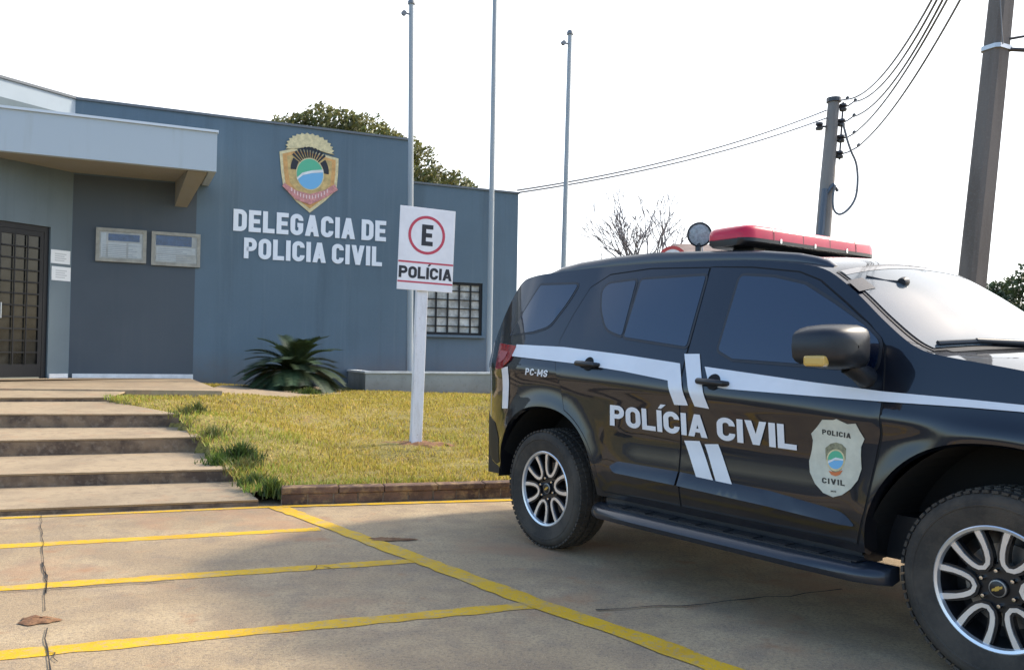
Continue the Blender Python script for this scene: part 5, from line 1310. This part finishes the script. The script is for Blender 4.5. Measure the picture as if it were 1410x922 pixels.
# windscreen and other top details
def toppanel(X0, X1, v0, v1, off, name, material, parent=car, n=22, m_=24, inset=0):
    mb = MB(); mb.grid([[tpt(X0+(X1-X0)*i/n, v0+(v1-v0)*j/m_, off) for j in range(m_+1)] for i in range(n+1)]); return mb.build(name, material, parent, smooth=60)
def glassmat():
    M = mat('grey_windscreen', (.10, .12, .13), .10, spec=.8, coat=.3); nt = M.node_tree; b_ = nt.nodes['Principled BSDF']; b_.inputs['IOR'].default_value = 1.5; return M  # glossy opaque grey, paler than the side windows
toppanel(1.985, 2.535, -.965, .965, .003, 'windscreen_rubber', M_carblack)
ws_o = toppanel(1.992, 2.515, -.945, .945, .007, 'windscreen', glassmat())
toppanel(1.994, 2.03, -.94, .94, .0085, 'shade_band', mat('shade_band', (.30, .27, .24), .15, coat=.5), ws_o, n=4)
def stk(u, v): 
    best = None
    for i in range(40):
        for j in range(60):
            X = 1.99+.5*i/39; vv = -.95+1.9*j/59; p = tpt(X, vv, .01); q = p-CEYE
            dd = cray(u, v).normalized(); k = (q - dd*q.dot(dd)).length
            if best is None or k < best[0]: best = (k, X, vv)
    return best[1], best[2]
s1x, s1v = stk(1177, 384); toppanel(s1x-.0, s1x+.075, s1v-.07, s1v+.06, .0095, 'windscreen_sticker', mat('sticker_brown', (.085, .075, .07), .35), ws_o, n=3, m_=4)
bx, bv = stk(1243, 388); mb = MB(); mb.lathe([(0, -.02), (.022, -.02), (.026, 0), (.022, .02), (0, .02)], tpt(bx, bv, .012), Vector((0, 1, .2)), 12)
q0 = stk(1195, 381); mb.tube([tpt(q0[0], q0[1], .012), tpt((q0[0]+bx)/2, (q0[1]+bv)/2, .012)-Vector((0, 0, .008)), tpt(bx, bv, .013)], .005, 6); mb.build('antenna_lead', M_carblack, ws_o, smooth=50)
# wipers
for (va, vb, Xa, Xb) in ((-.90, -.45, 2.515, 2.49), (-.20, .42, 2.53, 2.49)):
    mb = MB(); a = tpt(Xb, va, .016); c_ = tpt(2.52, vb, .018); mb.tube([a, a.lerp(c_, .5)+Vector((0, 0, .006)), c_], .011, 6); mb.tube([a.lerp(c_, .5)+Vector((0, 0, .008)), tpt(2.55, vb+.08, .02)], [.012, .018], 8); mb.build('wiper', M_carblack, car, smooth=50)
# cowl strip
toppanel(2.535, 2.565, -.90, .90, .003, 'cowl', M_carblack, n=4)
# bonnet shut lines and rear glass
toppanel(-.60, -.84, -.86, .86, .006, 'rear_window', M_tint)
# roof rails
for sg in (-1, 1):
    P = []
    for u, v in ((762, 377), (775, 370.5), (800, 364), (850, 356), (900, 351), (950, 349.5), (1000, 348.5), (1050, 348.5), (1100, 352), (1125, 357), (1140, 362), (1150, 371)):
        q = cY(u, v, -.645)
        P.append(q)
    P = [Vector((q.x, sg*.64, max(q.z, Zedge(q.x)+.012))) for q in P if q.x > -.5]
    P = [Vector((-.50, sg*.60, Zedge(-.50)+.005))] + P; mb = MB(); rows = []
    for p in P:
        wz = Wc(p.x, Zedge(p.x)); yo = min(.66, wz+.004); zb_ = Zedge(p.x)-.004; zt_ = max(p.z+.014, zb_+.02); h_ = zt_-zb_
        rows.append([Vector((p.x, sg*y, z)) for y, z in ((yo-.075, zb_+.02), (yo-.062, zb_+h_*.75), (yo-.045, zt_), (yo-.018, zt_), (yo-.003, zb_+h_*.75), (yo+.004, zb_+h_*.3), (yo+.001, zb_))])
    mb.grid(rows); mb.poly(rows[0]); mb.poly(rows[-1])
    mb.build('roof_rail', mat('rail_black', (.016, .02, .028), .35, coat=.5), car, smooth=50)
# light bar
LBX = 1.24; lb = MB()
pL0 = cX(990, 312, LBX)
zl1 = 2.012; zl0 = 1.928; zl2 = 1.892
def barrow(y, hx, z0, z1, rnd): return [Vector((LBX+hx*a, y, z0+(z1-z0)*b_)) for a, b_ in ((-1.02, 0), (-1, .6), (-.93, .84), (-.75, .97), (-.2, 1), (.2, 1), (.75, .97), (.93, .84), (1, .6), (1.02, 0))]
ys = [(-.635, .09, .45), (-.625, .115, .7), (-.60, .14, .88), (-.55, .152, 1), (-.3, .155, 1), (0, .155, 1), (.3, .155, 1), (.55, .152, 1), (.60, .14, .88), (.625, .115, .7), (.635, .09, .45)]
rows = [barrow(y, hx, zl0, zl0+(zl1-zl0)*k, 0) for y, hx, k in ys]; lb.grid(rows); lb.poly(rows[0]); lb.poly(rows[-1])
M_lens = mat('red_lens', (.60, .02, .055), .32, coat=.15, spec=.3, var=.12, vscale=4)
lbar = lb.build('light_bar', M_lens, car, smooth=45)
mb = MB(); rows = [[Vector((LBX+hx*a*1.02, y, z)) for a, z in ((-1, zl0+.004), (1, zl0+.004), (1, zl2+.02), (.8, zl2), (-.8, zl2), (-1, zl2+.02), (-1, zl0+.004))] for y, hx, k in ys]; mb.grid(rows); mb.poly(rows[0][:-1]); mb.poly(rows[-1][:-1]); mb.build('bar_base', M_carblack, lbar, smooth=40)
mb = MB()
for y in (-.42, .42): mb.box((LBX, y, 1.868), (.075, .055, .03)); mb.box((LBX, y, 1.845), (.14, .10, .010))
mb.box((LBX+.06, .56, 1.868), (.10, .07, .034)); mb.build('bar_foot', M_carblack, lbar, bevel=.006)
mb = MB()
for y in (-.34, -.02, .3): mb.box((LBX+.157, y, zl0+.002), (.004, .006, .012)); mb.box((LBX-.157, y, zl0+.002), (.004, .006, .012))
for y in (-.50, .50): mb.box((LBX, y, zl0-.012), (.10, .004, .012))
mb.build('bar_clip', M_chrome, lbar)
for y in (-.40, -.13, .13, .40):
    mb = MB(); rr_ = [Vector((LBX+(p.x-LBX)*1.008, y, zl0+(p.z-zl0)*1.02)) for p in barrow(0, .154, zl0, zl1, 0)]
    mb.grid([[p+Vector((0, -.004, 0)) for p in rr_], [p+Vector((0, .004, 0)) for p in rr_]]); mb.build('lens_seam', mat('lens_seam_red', (.16, .008, .015), .4), lbar)
# roof search lamp and whip antenna
q = cY(963, 323, -.05); mb = MB(); fc = (CEYE-q).normalized(); fc = (fc+Vector((.35, -.1, 0))).normalized(); mb.lathe([(0, -.07), (.05, -.065), (.078, -.02), (.083, .0), (.083, .012), (.074, .014)], q, fc, 28); sl = mb.build('search_lamp', M_carblack, car, smooth=45)
mb = MB(); mb.lathe([(0, .016), (.04, .014), (.072, .006)], q, fc, 28); mb.build('lamp_glass', mat('lamp_lens', (.42, .43, .42), .25, var=.3, vscale=60), sl, smooth=60)
mb = MB(); mb.tube([q-fc*.02, Vector((q.x-.01, q.y, tpt(q.x, q.y/Wc(q.x, Zedge(q.x))).z-.01))], [.022, .02], 10); mb.build('lamp_stem', M_carblack, sl, smooth=50)
q = cY(968, 338, .1); mb = MB(); mb.tube([Vector((q.x, q.y, tpt(q.x, .1).z-.01)), Vector((q.x-.02, q.y, tpt(q.x, .1).z+.62))], [.004, .0025], 6); mb.build('antenna', mat('antenna_grey', (.45, .45, .46), .5), car, smooth=60)
# front end (mostly beyond the frame): headlamps, grille, bumper, plate
for sg in (-1, 1):
    sidepanel(rounded([(3.22, .98), (3.45, 1.05), (3.66, .93), (3.68, .80), (3.50, .82)], .03), .006, 'headlamp', mat('headlamp_glass', (.45, .47, .48), .08, coat=1), sides=(sg,), skirt=-.004)
    mb = MB(); mb.lathe([(0, .012), (.05, .01), (.06, 0)], Vector((3.80, sg*.50, .52)), Vector((1, 0, 0)), 20); mb.build('fog_lamp', M_chrome, car, smooth=50)
mb = MB(); mb.box((3.825, 0, .74), (.02, .44, .10)); mb.build('grille', M_dark, car, bevel=.012)
mb = MB(); mb.box((3.848, 0, .755), (.006, .42, .014)); mb.build('grille_bar', M_paint, car)
mb = MB(); mb.box((3.79, 0, .46), (.03, .50, .08)); mb.build('bumper_grille', M_carblack, car, bevel=.02)
mb = MB(); mb.box((3.835, 0, .58), (.012, .20, .055)); mb.build('number_plate', mat('plate_white', (.7, .7, .7), .5), car)
mb = MB(); mb.box((-1.185, 0, .80), (.006, .20, .065)); mb.build('number_plate', mat('plate_white', (.7, .7, .7), .5), car)
